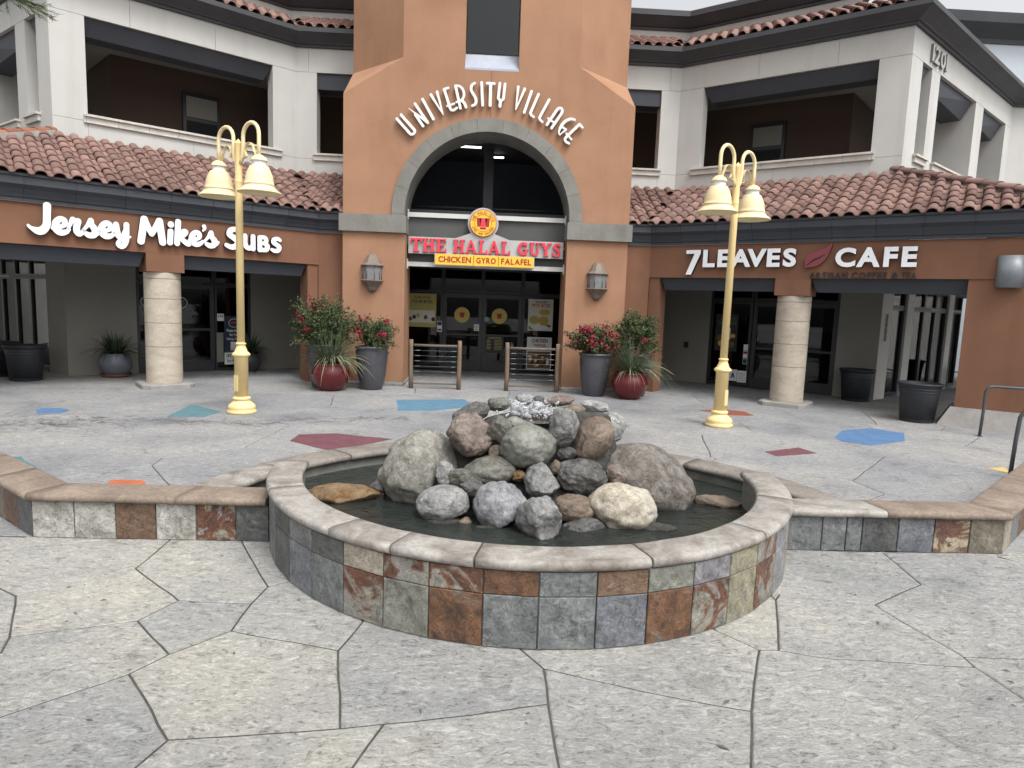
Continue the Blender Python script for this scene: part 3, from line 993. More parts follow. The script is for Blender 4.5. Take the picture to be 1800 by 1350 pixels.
    MB().prism(fl, 7.50, 7.90).build('upper_ceiling', 'shadewall', root)
    MB().prism(fl, 5.00, 5.22).build('upper_floor', 'plinth', root)
    back = [(s*3.2, 19.3), (s*5.6, 19.3)]
    b1 = WU(s, 6.2, 2.5, 0)
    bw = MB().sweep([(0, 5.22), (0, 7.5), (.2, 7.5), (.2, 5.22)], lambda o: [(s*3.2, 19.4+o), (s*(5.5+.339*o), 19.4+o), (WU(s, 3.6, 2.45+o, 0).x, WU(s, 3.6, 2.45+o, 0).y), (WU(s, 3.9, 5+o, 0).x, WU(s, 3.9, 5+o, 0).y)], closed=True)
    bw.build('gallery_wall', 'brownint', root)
    # a door with a transom in the gallery wall
    dn = MB()
    dn.hexa(hx(WU, s, 1.15, 2.05, 2.30, 2.38, 5.22, 6.98))
    gd = dn.build('gallery_door', 'frame', root)
    MB().hexa(hx(WU, s, 1.23, 1.97, 2.285, 2.296, 6.38, 6.88)).build('transom_pane', 'shadewall', gd)
    MB().hexa(hx(WU, s, 1.23, 1.97, 2.285, 2.296, 5.40, 6.28)).build('door_pane', 'black', gd)
    # arcade ceiling / rooms
    cl = [(s*3.3, BY+.40)]+[(s*p.x, p.y) for p in offset_path(LOW, .40)[1:]]+[(s*16.5, 14.5), (s*15, 26), (s*2.3, 26), (s*2.3, 17.2), (s*3.3, 17.2)]
    MB().prism(cl, FZ0+.005, 3.30).build('arcade_ceiling', 'shadewall', root)
    return root
wingL = make_wing(-1, 'cream and brown two-storey wing with white script lettering on its fascia')
wingR = make_wing(1, 'cream and brown two-storey wing carrying the coffee shop letters and a dark red leaf')

SO = 2.95
CORN = 4.45                    # storefront corner, t on the wing line
def SS(s, u, o, z):            # side storefront beyond the corner
    c = W(s, CORN, SO, 0)
    return Vector((c.x+s*(SDX*u-SDY*o), c.y+SDY*u+SDX*o, z))
def panel(parent, fn, s, t0, t1, z0, z1, o, fr=.05, dep=.05, name='window', mat='glass', fmat='frame'):
    """framed pane: four frame bars joined into one frame, and its pane"""
    mb = MB()
    mb.hexa(hx(fn, s, t0, t0+fr, o-dep, o+.04, z0, z1)).hexa(hx(fn, s, t1-fr, t1, o-dep, o+.04, z0, z1))
    mb.hexa(hx(fn, s, t0+fr+.001, t1-fr-.001, o-dep, o+.04, z0, z0+fr)).hexa(hx(fn, s, t0+fr+.001, t1-fr-.001, o-dep, o+.04, z1-fr, z1))
    w = mb.build(name, fmat, parent)
    MB().hexa(hx(fn, s, t0+fr, t1-fr, o-.006, o+.006, z0+fr, z1-fr)).build('pane', mat, w)
    return w
def door(parent, fn, s, t0, t1, o, mat='glass', z1=2.12):
    mb = MB()
    mb.hexa(hx(fn, s, t0, t0+.10, o-.05, o+.03, .01, z1)).hexa(hx(fn, s, t1-.10, t1, o-.05, o+.03, .01, z1))
    mb.hexa(hx(fn, s, t0+.101, t1-.101, o-.05, o+.03, .01, .27)).hexa(hx(fn, s, t0+.101, t1-.101, o-.05, o+.03, z1-.12, z1))
    w = mb.build('door', 'frame', parent)
    MB().hexa(hx(fn, s, t0+.10, t1-.10, o-.006, o+.006, .27, z1-.12)).build('pane', mat, w)
    MB().hexa(hx(fn, s, t0+.08, t1-.08, o-.10, o-.06, 1.0, 1.05)).build('push_bar', 'frame', w)
    return w
# ---- left shop
def lowwall(root, s, t0, t1, mat='cream', name='wall_panel', fn=W, o=SO, z1=FZ0):
    return MB().hexa(hx(fn, s, t0, t1, o, o+.25, 0, z1)).build(name, mat, root)
# left shop
lowwall(wingL, -1, -1.2, .52, 'shadewall')
lowwall(wingL, -1, 3.09, CORN, 'shadewall')
door(wingL, W, -1, 1.40, 2.28, SO+.06)
panel(wingL, W, -1, 1.40, 2.28, 2.13, 2.6, SO+.06)
panel(wingL, W, -1, .53, 1.385, .02, 2.12, SO+.06); panel(wingL, W, -1, .53, 1.385, 2.13, 2.6, SO+.06)
panel(wingL, W, -1, 2.295, 3.08, .27, 2.12, SO+.06); panel(wingL, W, -1, 2.295, 3.08, 2.13, 2.6, SO+.06)
MB().hexa(hx(W, -1, 2.295, 3.08, SO+.01, SO+.08, 0, .265)).build('kick_panel', 'frame', wingL)
# right shop
lowwall(wingR, 1, -1.2, .50, 'shadewall')
lowwall(wingR, 1, 3.57, CORN, 'shadewall')
panel(wingR, W, 1, .51, 1.58, .03, 2.20, SO+.06, .07); panel(wingR, W, 1, .51, 1.58, 2.21, 2.6, SO+.06)
door(wingR, W, 1, 1.60, 2.56, SO+.06, z1=2.2); panel(wingR, W, 1, 1.60, 2.56, 2.21, 2.6, SO+.06)
door(wingR, W, 1, 2.58, 3.56, SO+.06, z1=2.2); panel(wingR, W, 1, 2.58, 3.56, 2.21, 2.6, SO+.06)
# side storefronts beyond the corners
for s, root in ((-1, wingL), (1, wingR)):
    if s < 0:
        MB().hexa(hx(SS, s, 0, 1.0, .0, .25, 0, FZ0)).build('wall_panel', 'shadewall', root)
        posts = []
        u = 1.0
        cuts = [1.0, 2.1, 3.0, 3.9, 4.8, 5.7]
    else:
        MB().hexa(hx(SS, s, 0, .62, .0, .25, 0, FZ0)).build('wall_panel', 'cream', root)
        MB().hexa(hx(SS, s, 1.55, 2.0, .0, .25, 0, FZ0)).build('post', 'cream', root)
        MB().hexa(hx(SS, s, 4.6, 5.0, .0, .25, 0, FZ0)).build('post', 'cream', root)
        cuts = [.62, 1.54, 2.01, 2.9, 3.75, 4.59, 5.01, 5.9]
    for a, b in zip(cuts, cuts[1:]):
        if s > 0 and (a, b) in ((1.54, 2.01), (4.59, 5.01)): continue
        panel(root, SS, s, a, b, .05, 2.15, .1, .06); panel(root, SS, s, a, b, 2.16, 2.6, .1, .05)
    # room behind the shop fronts
    mb = MB()
    mb.hexa(hx(W, s, -1.2, 5.2, 7.2, 7.4, 0, FZ0))
    mb.hexa(hx(W, s, -1.3, -1.2, 2.95, 7.4, 0, FZ0))
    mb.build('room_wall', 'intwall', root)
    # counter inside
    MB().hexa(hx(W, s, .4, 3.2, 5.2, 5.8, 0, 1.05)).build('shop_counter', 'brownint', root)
    MB().hexa(hx(W, s, .6, 3.0, 7.1, 7.19, 1.4, 2.2)).build('menu_board', 'metalgrey', root)
# far facade across the side passage: pale wall catches light through the left side glass
# ================================================================== tower
tower = thing('entrance_tower', 'terracotta entrance tower with a tall arch and chamfered upper corners', 'building', (0, 15, 0))
TY = 14.75; TW = 3.15; TI = 1.79; AZ = 3.78; AR = 1.82; TH = 12.5
mb = MB()
na = 24
for s in (-1, 1):
    fp = [(s*TW, 0), (s*TI, 0), (s*TI, AZ-.4), (s*AR, AZ)]
    fp += [(s*AR*math.cos(math.pi/2*k/na), AZ+AR*math.sin(math.pi/2*k/na)) for k in range(1, na+1)]
    fp += [(0, 6.91), (s*.58, 6.91), (s*.58, TH), (s*1.89, TH), (s*1.89, 7.04), (s*TW, 6.25)]
    tri = tessellate_polygon([[Vector((x, z, 0)) for x, z in fp]])
    mb.add([(x, TY, z) for x, z in fp], tri)
    # reveal of jamb and arch
    rv = fp[1:4+na]
    for a, b in zip(rv, rv[1:]):
        mb.add([(a[0], TY, a[1]), (b[0], TY, b[1]), (b[0], TY+1.0, b[1]), (a[0], TY+1.0, a[1])], [(0, 1, 2, 3)], 1 if a[1] >= AZ-.39 else 0)
    # chamfers
    mb.add([(s*1.89, TY, 7.04), (s*TW, 15.8, 7.0), (s*TW, 15.8, TH), (s*1.89, TY, TH)], [(0, 1, 2, 3)])
    mb.add([(s*TW, TY, 6.25), (s*TW, 15.8, 7.0), (s*1.89, TY, 7.04)], [(0, 1, 2)])
    sp = [(TY, 0), (TY, 6.25), (15.8, 7.0), (15.8, TH), (19.2, TH), (19.2, 0)]
    mb.add([(s*TW, y, z) for y, z in sp], [tuple(range(6))])
    # pier backs
    mb.add([(s*TI, TY+1.0, 0), (s*TW, TY+1.0, 0), (s*TW, TY+1.0, 3.0), (s*TI, TY+1.0, 3.0)], [(0, 1, 2, 3)])
    mb.add([(s*.58, TY, 7.35), (s*.58, TY+.45, 7.35), (s*.58, TY+.45, TH), (s*.58, TY, TH)], [(0, 1, 2, 3)], 0)
    mb.add([(s*.58, TY, 6.91), (s*.58, TY+.45, 7.35), (s*.58, TY, 7.35)], [(0, 1, 2)], 0)
mb.add([(-TW, 19.2, 0), (TW, 19.2, 0), (TW, 19.2, TH), (-TW, 19.2, TH)], [(0, 1, 2, 3)])
mb.add([(-TW, 15.8, TH), (-1.89, TY, TH), (1.89, TY, TH), (TW, 15.8, TH), (TW, 19.2, TH), (-TW, 19.2, TH)], [tuple(range(6))])
mb.build('tower_wall', ['terra', 'grystone'], tower, recalc=False)
sill = MB()
sill.add([(-.58, TY-.004, 6.905), (.58, TY-.004, 6.905), (.58, TY+.44, 7.35), (-.58, TY+.44, 7.35)], [(0, 1, 2, 3)])
sill.add([(-.58, TY-.004, 6.86), (.58, TY-.004, 6.86), (.58, TY-.004, 6.905), (-.58, TY-.004, 6.905)], [(0, 1, 2, 3)])
MT['flash'] = surf('sky_tinted_flashing', (.36, .38, .44), (.30, .32, .38), 3, .45, .03, 40, .5)  # metal flashing, with the sky's reflection put into its pale blue colour
tw = MB().box(-.58, .58, TY+.40, TY+.46, 7.34, TH)
twn = tw.build('tower_window', 'glass', tower)
sill.build('sloping_sill', 'flash', twn, recalc=False)
MB().box(-.58, .58, TY+.5, TY+.55, 7.3, TH).build('backing', 'black', twn)
MB().box(-.006, .006, TY-.003, TY+.002, 5.90, 6.90).build('control_joint', 'brown', tower)
# stone band (imposts)
for s in (-1, 1):
    x0, x1 = sorted((s*(TI-.02), s*(TW+.07)))
    MB().box(x0, x1, TY-.085, TY+1.02, 3.37, 3.74).build('impost_band', 'grystone', tower)
    MB().prism([(s*(TI-.02), TY-.16), (s*(TW+.1), TY-.16), (s*(TW+.1), TY+1.1), (s*(TI-.02), TY+1.1)], -.004, .075, cham=.02).build('pier_foot', 'slab2', tower)
# arch stones
nv = 11
for k in range(nv):
    a0 = math.pi*k/nv+.0012; a1 = math.pi*(k+1)/nv-.0012
    mb = MB()
    st_ = 6
    rows = []
    for i in range(st_+1):
        a = a0+(a1-a0)*i/st_
        c_, s_ = math.cos(a), math.sin(a)
        rows.append([((AR-.012)*c_, TY-.055, AZ+(AR-.012)*s_), (2.09*c_, TY-.055, AZ+2.09*s_), (2.09*c_, TY+.05, AZ+2.09*s_), ((AR-.012)*c_, TY+.3, AZ+(AR-.012)*s_)])
    vs_ = [p for r_ in rows for p in r_]
    fs_ = []
    for i in range(st_):
        for j in range(4):
            j2 = (j+1) % 4
            fs_.append((i*4+j, i*4+j2, (i+1)*4+j2, (i+1)*4+j))
    fs_ += [(0, 1, 2, 3), tuple(st_*4+j for j in range(4))]
    mb.add(vs_, fs_)
    mb.build('arch_stone', 'grystone', tower)
for s in (-1, 1):
    x0, x1 = sorted((s*(AR-.012), s*2.09))
    MB().box(x0, x1, TY-.055, TY+.05, 3.742, AZ-.002).build('arch_stone', 'grystone', tower)
# passage interior
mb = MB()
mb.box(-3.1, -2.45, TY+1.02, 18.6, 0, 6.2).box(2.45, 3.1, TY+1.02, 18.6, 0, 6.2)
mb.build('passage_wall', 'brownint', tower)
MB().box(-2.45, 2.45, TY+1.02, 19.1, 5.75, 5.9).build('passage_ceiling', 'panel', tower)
MB().box(-2.449, 2.449, 15.5, 18.6, 2.92, 3.25).build('bridge_floor', 'panel', tower)
MB().box(-2.45, 2.45, 18.62, 18.8, 2.86, 6.0).build('passage_back_wall', surf('navy_dark_wall', (.06, .066, .085), (.045, .05, .065), 1, .8), tower)
# stone parapet in two courses
k = 0
for z0, z1 in ((3.25, 3.86), (3.864, 3.95), (3.954, 4.04)):
    x = -2.0-(.2 if k % 2 else 0)
    while x < 2.0:
        a, b = max(x, -1.98), min(x+.55, 1.98)
        MB().box(a+.002, b-.002, 15.80, 15.95, z0, z1).build('parapet_stone', 'panel', tower)
        x += .55
    k += 1
# balusters upstairs
rl_ = MB()
for k in range(34):
    x = -2.3+k*.14
    rl_.box(x-.009, x+.009, 17.60, 17.618, 3.25, 4.35)
rl_.box(-2.4, 2.4, 17.59, 17.63, 4.35, 4.39)
rl_.build('gallery_railing', 'frame', tower)
MB().box(-.12, .12, 17.0, 17.2, 3.25, 5.75).build('gallery_post', 'frame', tower)
# upstairs window at the back catching daylight
MB().box(-.55, .25, 18.60, 18.615, 4.0, 4.35).build('back_window', 'metalgrey', tower)
LT = plain('fluorescent_tube', (.9, .95, 1.0), .4, emit=3.0)
for x0, x1, y0 in ((-.75, -.2, 16.6), (-.05, .38, 17.6)):
    l_ = MB().box(x0-.02, x1+.02, y0-.04, y0+.06, 5.70, 5.749).build('ceiling_lamp', 'panel', tower)
    MB().box(x0, x1, y0-.03, y0+.04, 5.675, 5.70).build('tube', LT, l_)
# storefront under the arch
DY = 18.42
def XF(s, x, o, z):
    return Vector((x, DY+o, z))
for x0, x1 in ((-2.4, -1.16), (1.06, 2.4)):
    panel(tower, XF, 1, x0, x1, .05, 2.17, .02, .06)
for x0, x1 in ((-2.4, -1.16), (-1.155, -.06), (-.055, 1.055), (1.06, 2.4)):
    panel(tower, XF, 1, x0, x1, 2.18, 2.85, .02, .05)
dl_ = door(tower, XF, 1, -1.15, -.06, .02, z1=2.165)
dr_ = door(tower, XF, 1, -.05, 1.05, .02, z1=2.165)
# restaurant room
mb = MB()
mb.box(-3.0, -2.9, 18.7, 24, 0, 2.86).box(2.9, 3.0, 18.7, 24, 0, 2.86).box(-3, 3, 23.9, 24, 0, 2.86).box(-3, 3, 18.66, 24, 2.86, 2.95)
mb.build('room_wall', 'intwall', tower)
MB().box(-2.0, 2.2, 21.5, 22.1, 0, 1.1).build('shop_counter', 'metalgrey', tower)
MB().box(-1.15, -.55, 18.9, 19.0, 1.1, 1.95).build('red_fridge', 'red', tower)
for x0, x1 in ((-2.36, -1.2), (1.1, 2.36)):
    MB().box(x0, x1, DY+.06, DY+.09, .98, 1.14).build('red_band', 'dred', tower)

# ================================================================== far block on the right
fb = thing('office_block', 'pale blue grey block rising behind the coffee shop wing', 'building', (24, 27, 0))
MB().box(15.6, 34, 24, 34, 0, 11.8).build('wall', surf('pale_blue_grey_wall', (.46, .50, .54), (.42, .46, .50), .5, .6), fb)
MB().sweep([(.3, 11.802), (-.06, 11.802), (-.06, 11.95), (-.12, 12.0), (-.3, 12.15), (-.55, 12.3), (-.6, 12.62), (.3, 12.66)], lambda o: [(15.6+o, 34), (15.6+o, 24+o), (34, 24+o)], closed=True).build('cornice', 'cornice', fb)
# ================================================================== fountain
FCX, FCY = .41, 5.56
RX, RY = 2.09, 2.17
def FE(deg, k=0.0, z=0.0):
    a = R(deg)
    return Vector((FCX+(RX+k)*math.sin(a), FCY-(RY+k)*math.cos(a), z))
BCX, BCY, BRO, BRI = .39, 4.64, 2.76, 2.45
def BE(deg, r, z):             # rear arc, deg from straight back
    a = R(deg)
    return Vector((BCX+r*math.sin(a), BCY+r*math.cos(a), z))
fount = thing('fountain_basin', 'round fountain basin clad in mixed slate tiles with a cast stone rim', 'fountain', (FCX, FCY, 0))
SL = {
 'grey': slate('slate_grey', [(.3, (.13, .14, .145)), (.55, (.20, .21, .21)), (.75, (.27, .27, .26))]),
 'dark': slate('slate_dark', [(.3, (.075, .08, .08)), (.6, (.12, .125, .12)), (.8, (.18, .18, .165))]),
 'blue': slate('slate_blue', [(.3, (.14, .148, .168)), (.55, (.20, .208, .228)), (.75, (.29, .29, .30))]),
 'lilac': slate('slate_lilac', [(.3, (.20, .196, .212)), (.55, (.27, .262, .278)), (.75, (.34, .33, .32))]),
 'rust': slate('slate_rust', [(.30, (.05, .036, .03)), (.44, (.125, .065, .038)), (.55, (.20, .10, .052)), (.62, (.16, .105, .07)), (.70, (.20, .19, .17))]),
 'rustmix': slate('slate_rust_patches', [(.38, (.24, .24, .225)), (.47, (.30, .28, .235)), (.51, (.17, .078, .042)), (.60, (.115, .048, .032)), (.64, (.27, .255, .23))], 2.6),
 'tan': slate('slate_tan', [(.3, (.27, .24, .18)), (.55, (.38, .34, .27)), (.75, (.43, .41, .36))]),
 'green': slate('slate_green', [(.3, (.16, .165, .138)), (.55, (.255, .255, .218)), (.75, (.34, .335, .29))]),
 'yellow': slate('slate_yellow', [(.3, (.25, .25, .235)), (.5, (.31, .285, .19)), (.75, (.27, .255, .205))]),
 'cream': slate('slate_cream', [(.3, (.33, .32, .28)), (.5, (.44, .43, .39)), (.62, (.50, .49, .45)), (.8, (.28, .26, .22))], 2.4),
 'brown': slate('slate_brown', [(.3, (.14, .085, .055)), (.55, (.20, .125, .08)), (.8, (.27, .23, .19))]),
 'redmix': slate('slate_red_cream', [(.38, (.14, .065, .048)), (.5, (.18, .095, .062)), (.54, (.45, .38, .25)), (.7, (.36, .34, .28))], 2.2),
 'olive': slate('slate_olive', [(.3, (.13, .12, .09)), (.55, (.22, .19, .14)), (.8, (.29, .27, .22))]),
}
# core, rim segments
core = MB()
ang = [-88+176*k/60 for k in range(61)]
for rr0, rr1, z0, z1 in ((-.195, -.004, -.01, .449),):
    ri = [FE(a, rr0, 0) for a in ang]; ro = [FE(a, rr1, 0) for a in ang]
    n = len(ang)
    vs_ = [(p.x, p.y, z) for z in (z0, z1) for p in ri]+[(p.x, p.y, z) for z in (z0, z1) for p in ro]
    fs_ = []
    for i in range(n-1):
        fs_ += [(i, i+1, n+i+1, n+i), (2*n+i, 3*n+i, 3*n+i+1, 2*n+i+1), (n+i, n+i+1, 3*n+i+1, 3*n+i)]
    fs_ += [(0, n, 3*n, 2*n), (n-1, 2*n-1, 4*n-1, 3*n-1)]
    core.add(vs_, fs_, 0)
core.build('basin_wall', 'grout', fount)
# inner plaster faces
ins_ = MB()
n = len(ang)
ins_.add([FE(a, -.197, z) for z in (-.0, .452) for a in ang], [(i, i+1, n+i+1, n+i) for i in range(n-1)])
ins_.build('inner_face', 'poolwall', fount, recalc=False)
def coping(name, parent, mat, pin, pout, z0, z1, lip=.03):
    """bullnosed coping stone between an inner and an outer edge (lists of plan points)"""
    prof = []
    H = z1-z0
    nb = 5
    for k in range(nb+1):
        a = -math.pi/2+math.pi*k/nb
        prof.append((1, H/2*math.cos(a)*.9, z0+H/2+H/2*math.sin(a)))
    for k in range(nb+1):
        a = math.pi/2-math.pi*k/nb
        prof.append((0, -H/2*math.cos(a)*.9, z0+H/2+H/2*math.sin(a)))
    m_ = len(prof); n_ = len(pin)
    vs_ = []
    for i in range(n_):
        d = (Vector(pout[i][:2])-Vector(pin[i][:2])).normalized()
        for sd_, k, z in prof:
            b = Vector((pout[i] if sd_ else pin[i])[:2])+d*k
            w_ = noise.noise(Vector((b.x*4, b.y*4, z*6)))*.004
            vs_.append((b.x, b.y, z+w_))
    fs_ = []
    for i in range(n_-1):
        for j in range(m_):
            j2 = (j+1) % m_
            fs_.append((i*m_+j, i*m_+j2, (i+1)*m_+j2, (i+1)*m_+j))
    fs_ += [tuple(range(m_)), tuple((n_-1)*m_+j for j in range(m_))]
    mb = MB().add(vs_, fs_, 0, True)
    for k in (-1, -2): mb.sm[k] = False
    return mb.build(name, mat, parent)
js = [-88, -65.5, -38.1, -25.3, -11.7, 15.3, 41.4, 66, 88]
for a0, a1 in zip(js, js[1:]):
    k_ = max(4, int((a1-a0)/2.2))
    aa = [a0+.18+(a1-a0-.36)*i/k_ for i in range(k_+1)]
    coping('coping_stone', fount, 'cap', [FE(a, -.205) for a in aa], [FE(a, .005) for a in aa], .450, .512)
# slate tiles in two rows
def tile_mesh2(w, h, t=.014):
    mb = MB()
    b = .004
    vs_ = [(-w/2, 0, 0), (w/2, 0, 0), (w/2, 0, h), (-w/2, 0, h), (-w/2, -t+b, 0), (w/2, -t+b, 0), (w/2, -t+b, h), (-w/2, -t+b, h),
           (-w/2+b, -t, b), (w/2-b, -t, b), (w/2-b, -t, h-b), (-w/2+b, -t, h-b)]
    fs_ = [(0, 1, 5, 4), (1, 2, 6, 5), (2, 3, 7, 6), (3, 0, 4, 7), (4, 5, 9, 8), (5, 6, 10, 9), (6, 7, 11, 10), (7, 4, 8, 11), (8, 9, 10, 11)]
    me = bpy.data.meshes.new('slate_tile')
    me.from_pydata(vs_, [], fs_)
    return me
def put_slate(parent, me0, key, p, d):
    me = me0.copy(); me.materials.append(SL[key])
    o = link('slate_tile', me, parent)
    d = Vector((d[0], d[1], 0)).normalized()
    o.matrix_basis = Matrix.Translation(Vector(p)-ORIG[parent]) @ Matrix.Rotation(math.atan2(d.y, d.x), 4, 'Z')
    o.rotation_mode = 'XYZ'
    return o
def deg_px(x, y, z):
    g = onz(x, y, z)
    return math.degrees(math.atan2((g.x-FCX)/RX, (FCY-g.y)/RY))
jb = [deg_px(x, y, 0) for x, y in ((597, 1082), (670, 1105), (753.7, 1119.7), (847, 1133.7), (942.7, 1141.6), (1043, 1140.7), (1131.6, 1132), (1211, 1117), (1278.6, 1099.6), (1330, 1077.7))]
stp = (jb[-1]-jb[0])/9
while jb[0]-stp > -88: jb.insert(0, jb[0]-stp)
while jb[-1]+stp < 88: jb.append(jb[-1]+stp)
nleft = sum(1 for a in jb if a < deg_px(590, 1082, 0))
cb = ['tan', 'green', 'rust', 'grey', 'grey', 'blue', 'rust', 'rustmix', 'yellow', 'rustmix', 'lilac', 'yellow']
ct = ['tan', 'rustmix', 'rustmix', 'rust', 'grey', 'brown', 'green', 'lilac', 'yellow', 'rustmix', 'lilac', 'tan']
lf = ['dark', 'grey', 'blue', 'dark', 'grey', 'dark', 'blue', 'grey', 'dark']
rf = random.Random(2)
for i, (a0, a1) in enumerate(zip(jb, jb[1:])):
    p0, p1 = FE(a0, .0), FE(a1, .0)
    w = (p1-p0).length-.006
    k = i-nleft
    for rowi, (z0, h) in enumerate(((.004, .300), (.308, .138))):
        src = cb if rowi == 0 else ct
        if k < 0: key = lf[(-k+rowi*2) % len(lf)]
        elif k < len(src): key = src[k]
        else: key = rf.choice(list(SL))
        if k == 0 and rowi == 0: key = 'rustmix'
        md = (p0+p1)/2
        put_slate(fount, tile_mesh2(w, h), key, (md.x, md.y, z0), p1-p0)
# rear arc: wall, coping
def barc(d0, d1, n_): return [d0+(d1-d0)*i/n_ for i in range(n_+1)]
bw_ = MB()
aa = barc(-78, 78, 60); n = len(aa)
bw_.add([BE(a, BRI+.03, z) for z in (0, .289) for a in aa]+[BE(a, BRO-.03, z) for z in (0, .289) for a in aa], [(i, i+1, n+i+1, n+i) for i in range(n-1)]+[(2*n+i, 3*n+i, 3*n+i+1, 2*n+i+1) for i in range(n-1)]+[(n+i, n+i+1, 3*n+i+1, 3*n+i) for i in range(n-1)])
bw_.build('rear_wall', 'poolwall', fount)
for i in range(9):
    d0, d1 = -78+156*i/9, -78+156*(i+1)/9
    q = barc(d0+.14, d1-.14, 8)
    coping('coping_stone', fount, 'capd' if i not in (0,) else 'cap', [BE(a, BRI, 0) for a in q], [BE(a, BRO, 0) for a in q], .290, .350)
# floor of the pool and the water
wp = [FE(a, -.185, 0) for a in barc(-80, 80, 40)]
wp = [(p.x, p.y) for p in wp]+[(BE(a, BRI+.02, 0).x, BE(a, BRI+.02, 0).y) for a in reversed(barc(-73, 73, 40))]
MB().prism(wp, .006, .02).build('pool_floor', 'poolfloor', fount)
wt = MB()
tri = tessellate_polygon([[Vector((x, y, 0)) for x, y in wp]])
wt.add([(x, y, .20) for x, y in wp], tri)
wobj = wt.build('fountain_water', 'water')
bm = bmesh.new(); bm.from_mesh(wobj.data)
for f_ in bm.faces:
    if f_.normal.z < 0: f_.normal_flip()
bm.to_mesh(wobj.data); bm.free()
tag(wobj, 'still dark water filling the round fountain basin', 'water', kind='structure')

# low seat walls left and right of the basin
def seat(label, side, corner, inner_x, cols, cols2, ang_, length):
    root = thing('seat_wall', label, 'wall', (corner[0], corner[1], 0))
    cx, cy = corner
    d2 = Vector((side*math.cos(ang_), math.sin(ang_), 0))
    n2 = Vector((-side*math.sin(ang_), math.cos(ang_), 0))       # to the plaza side
    half = math.tan((ang_)/2)
    def off(o): return Vector((cx-side*half*o, cy+o, 0))
    endx = inner_x
    far = lambda o: Vector((cx, cy, 0))+d2*length+n2*o
    # core
    a, b = off(.016), off(.24)
    MB().hexa([Vector((endx, a.y, -.01)), Vector((a.x, a.y, -.01)), Vector((b.x, b.y, -.01)), Vector((endx, b.y, -.01)), Vector((endx, a.y, .289)), Vector((a.x, a.y, .289)), Vector((b.x, b.y, .289)), Vector((endx, b.y, .289))]).build('wall_core', 'grout', root)
    fa, fb_ = far(.016), far(.24)
    MB().hexa([Vector((a.x, a.y, -.01)), Vector((fa.x, fa.y, -.01)), Vector((fb_.x, fb_.y, -.01)), Vector((b.x, b.y, -.01)), Vector((a.x, a.y, .289)), Vector((fa.x, fa.y, .289)), Vector((fb_.x, fb_.y, .289)), Vector((b.x, b.y, .289))]).build('wall_core', 'grout', root)
    # coping
    m0 = off(-.02); m1 = off(.27)
    L = abs(cx-endx)
    cuts = [0, .62, 1.0] if side < 0 else [0, .55, 1.0]
    for k0, k1 in zip(cuts, cuts[1:]):
        pin, pout = [], []
        for i in range(9):
            k = k0+(k1-k0)*i/8
            pin.append((m1.x+(endx-m1.x)*k, m1.y)); pout.append((m0.x+(endx-m0.x)*k, m0.y))
        if k0 > 0:
            pin = [(x+side*-.004, y) for x, y in pin]; pout = [(x+side*-.004, y) for x, y in pout]
        coping('coping_stone', root, 'capb' if (k0 == 0 or side < 0) else 'cap', pin, pout, .290, .352)
    f0, f1 = far(-.02), far(.27)
    for k0, k1 in zip((0, .22, .45, .7), (.22, .45, .7, 1.0)):
        pin, pout = [], []
        for i in range(7):
            k = k0+(k1-k0)*i/6+(.0012 if i == 0 else 0)
            p = m1.lerp(f1, k); q = m0.lerp(f0, k)
            pin.append((p.x, p.y)); pout.append((q.x, q.y))
        coping('coping_stone', root, 'capb', pin, pout, .290, .352)
    # tiles
    tm = .305
    x = cx
    for key, w in cols:
        p = Vector((x-side*w/2, cy+.014, .003))
        put_slate(root, tile_mesh2(w-.008, .282), key, p, (1, 0))
        x -= side*w
    u = 0
    for key in cols2:
        p = Vector((cx, cy, 0))+d2*(u+tm/2)+n2*.014+Vector((0, 0, .003))
        put_slate(root, tile_mesh2(tm-.008, .282), key, p, d2*side)
        u += tm
    return root
seat('low seat wall of pale and rust slate tiles left of the round basin', -1, (-3.37, 4.93), -1.62, [('cream', .31), ('cream', .305), ('brown', .30), ('cream', .30), ('rustmix', .30), ('dark', .25)], ['dark', 'rust', 'olive', 'green', 'grey', 'brown', 'dark', 'olive', 'grey', 'rust'], R(39), 3.2)
seat('low seat wall of blue, red and olive slate tiles right of the round basin', 1, (4.28, 4.97), 2.42, [('olive', .29), ('redmix', .30), ('blue', .30), ('dark', .30), ('grey', .13), ('grey', .20), ('grey', .30)], ['tan', 'grey', 'rust', 'olive', 'grey', 'brown', 'dark', 'olive', 'grey', 'rust', 'tan'], R(41), 3.6)

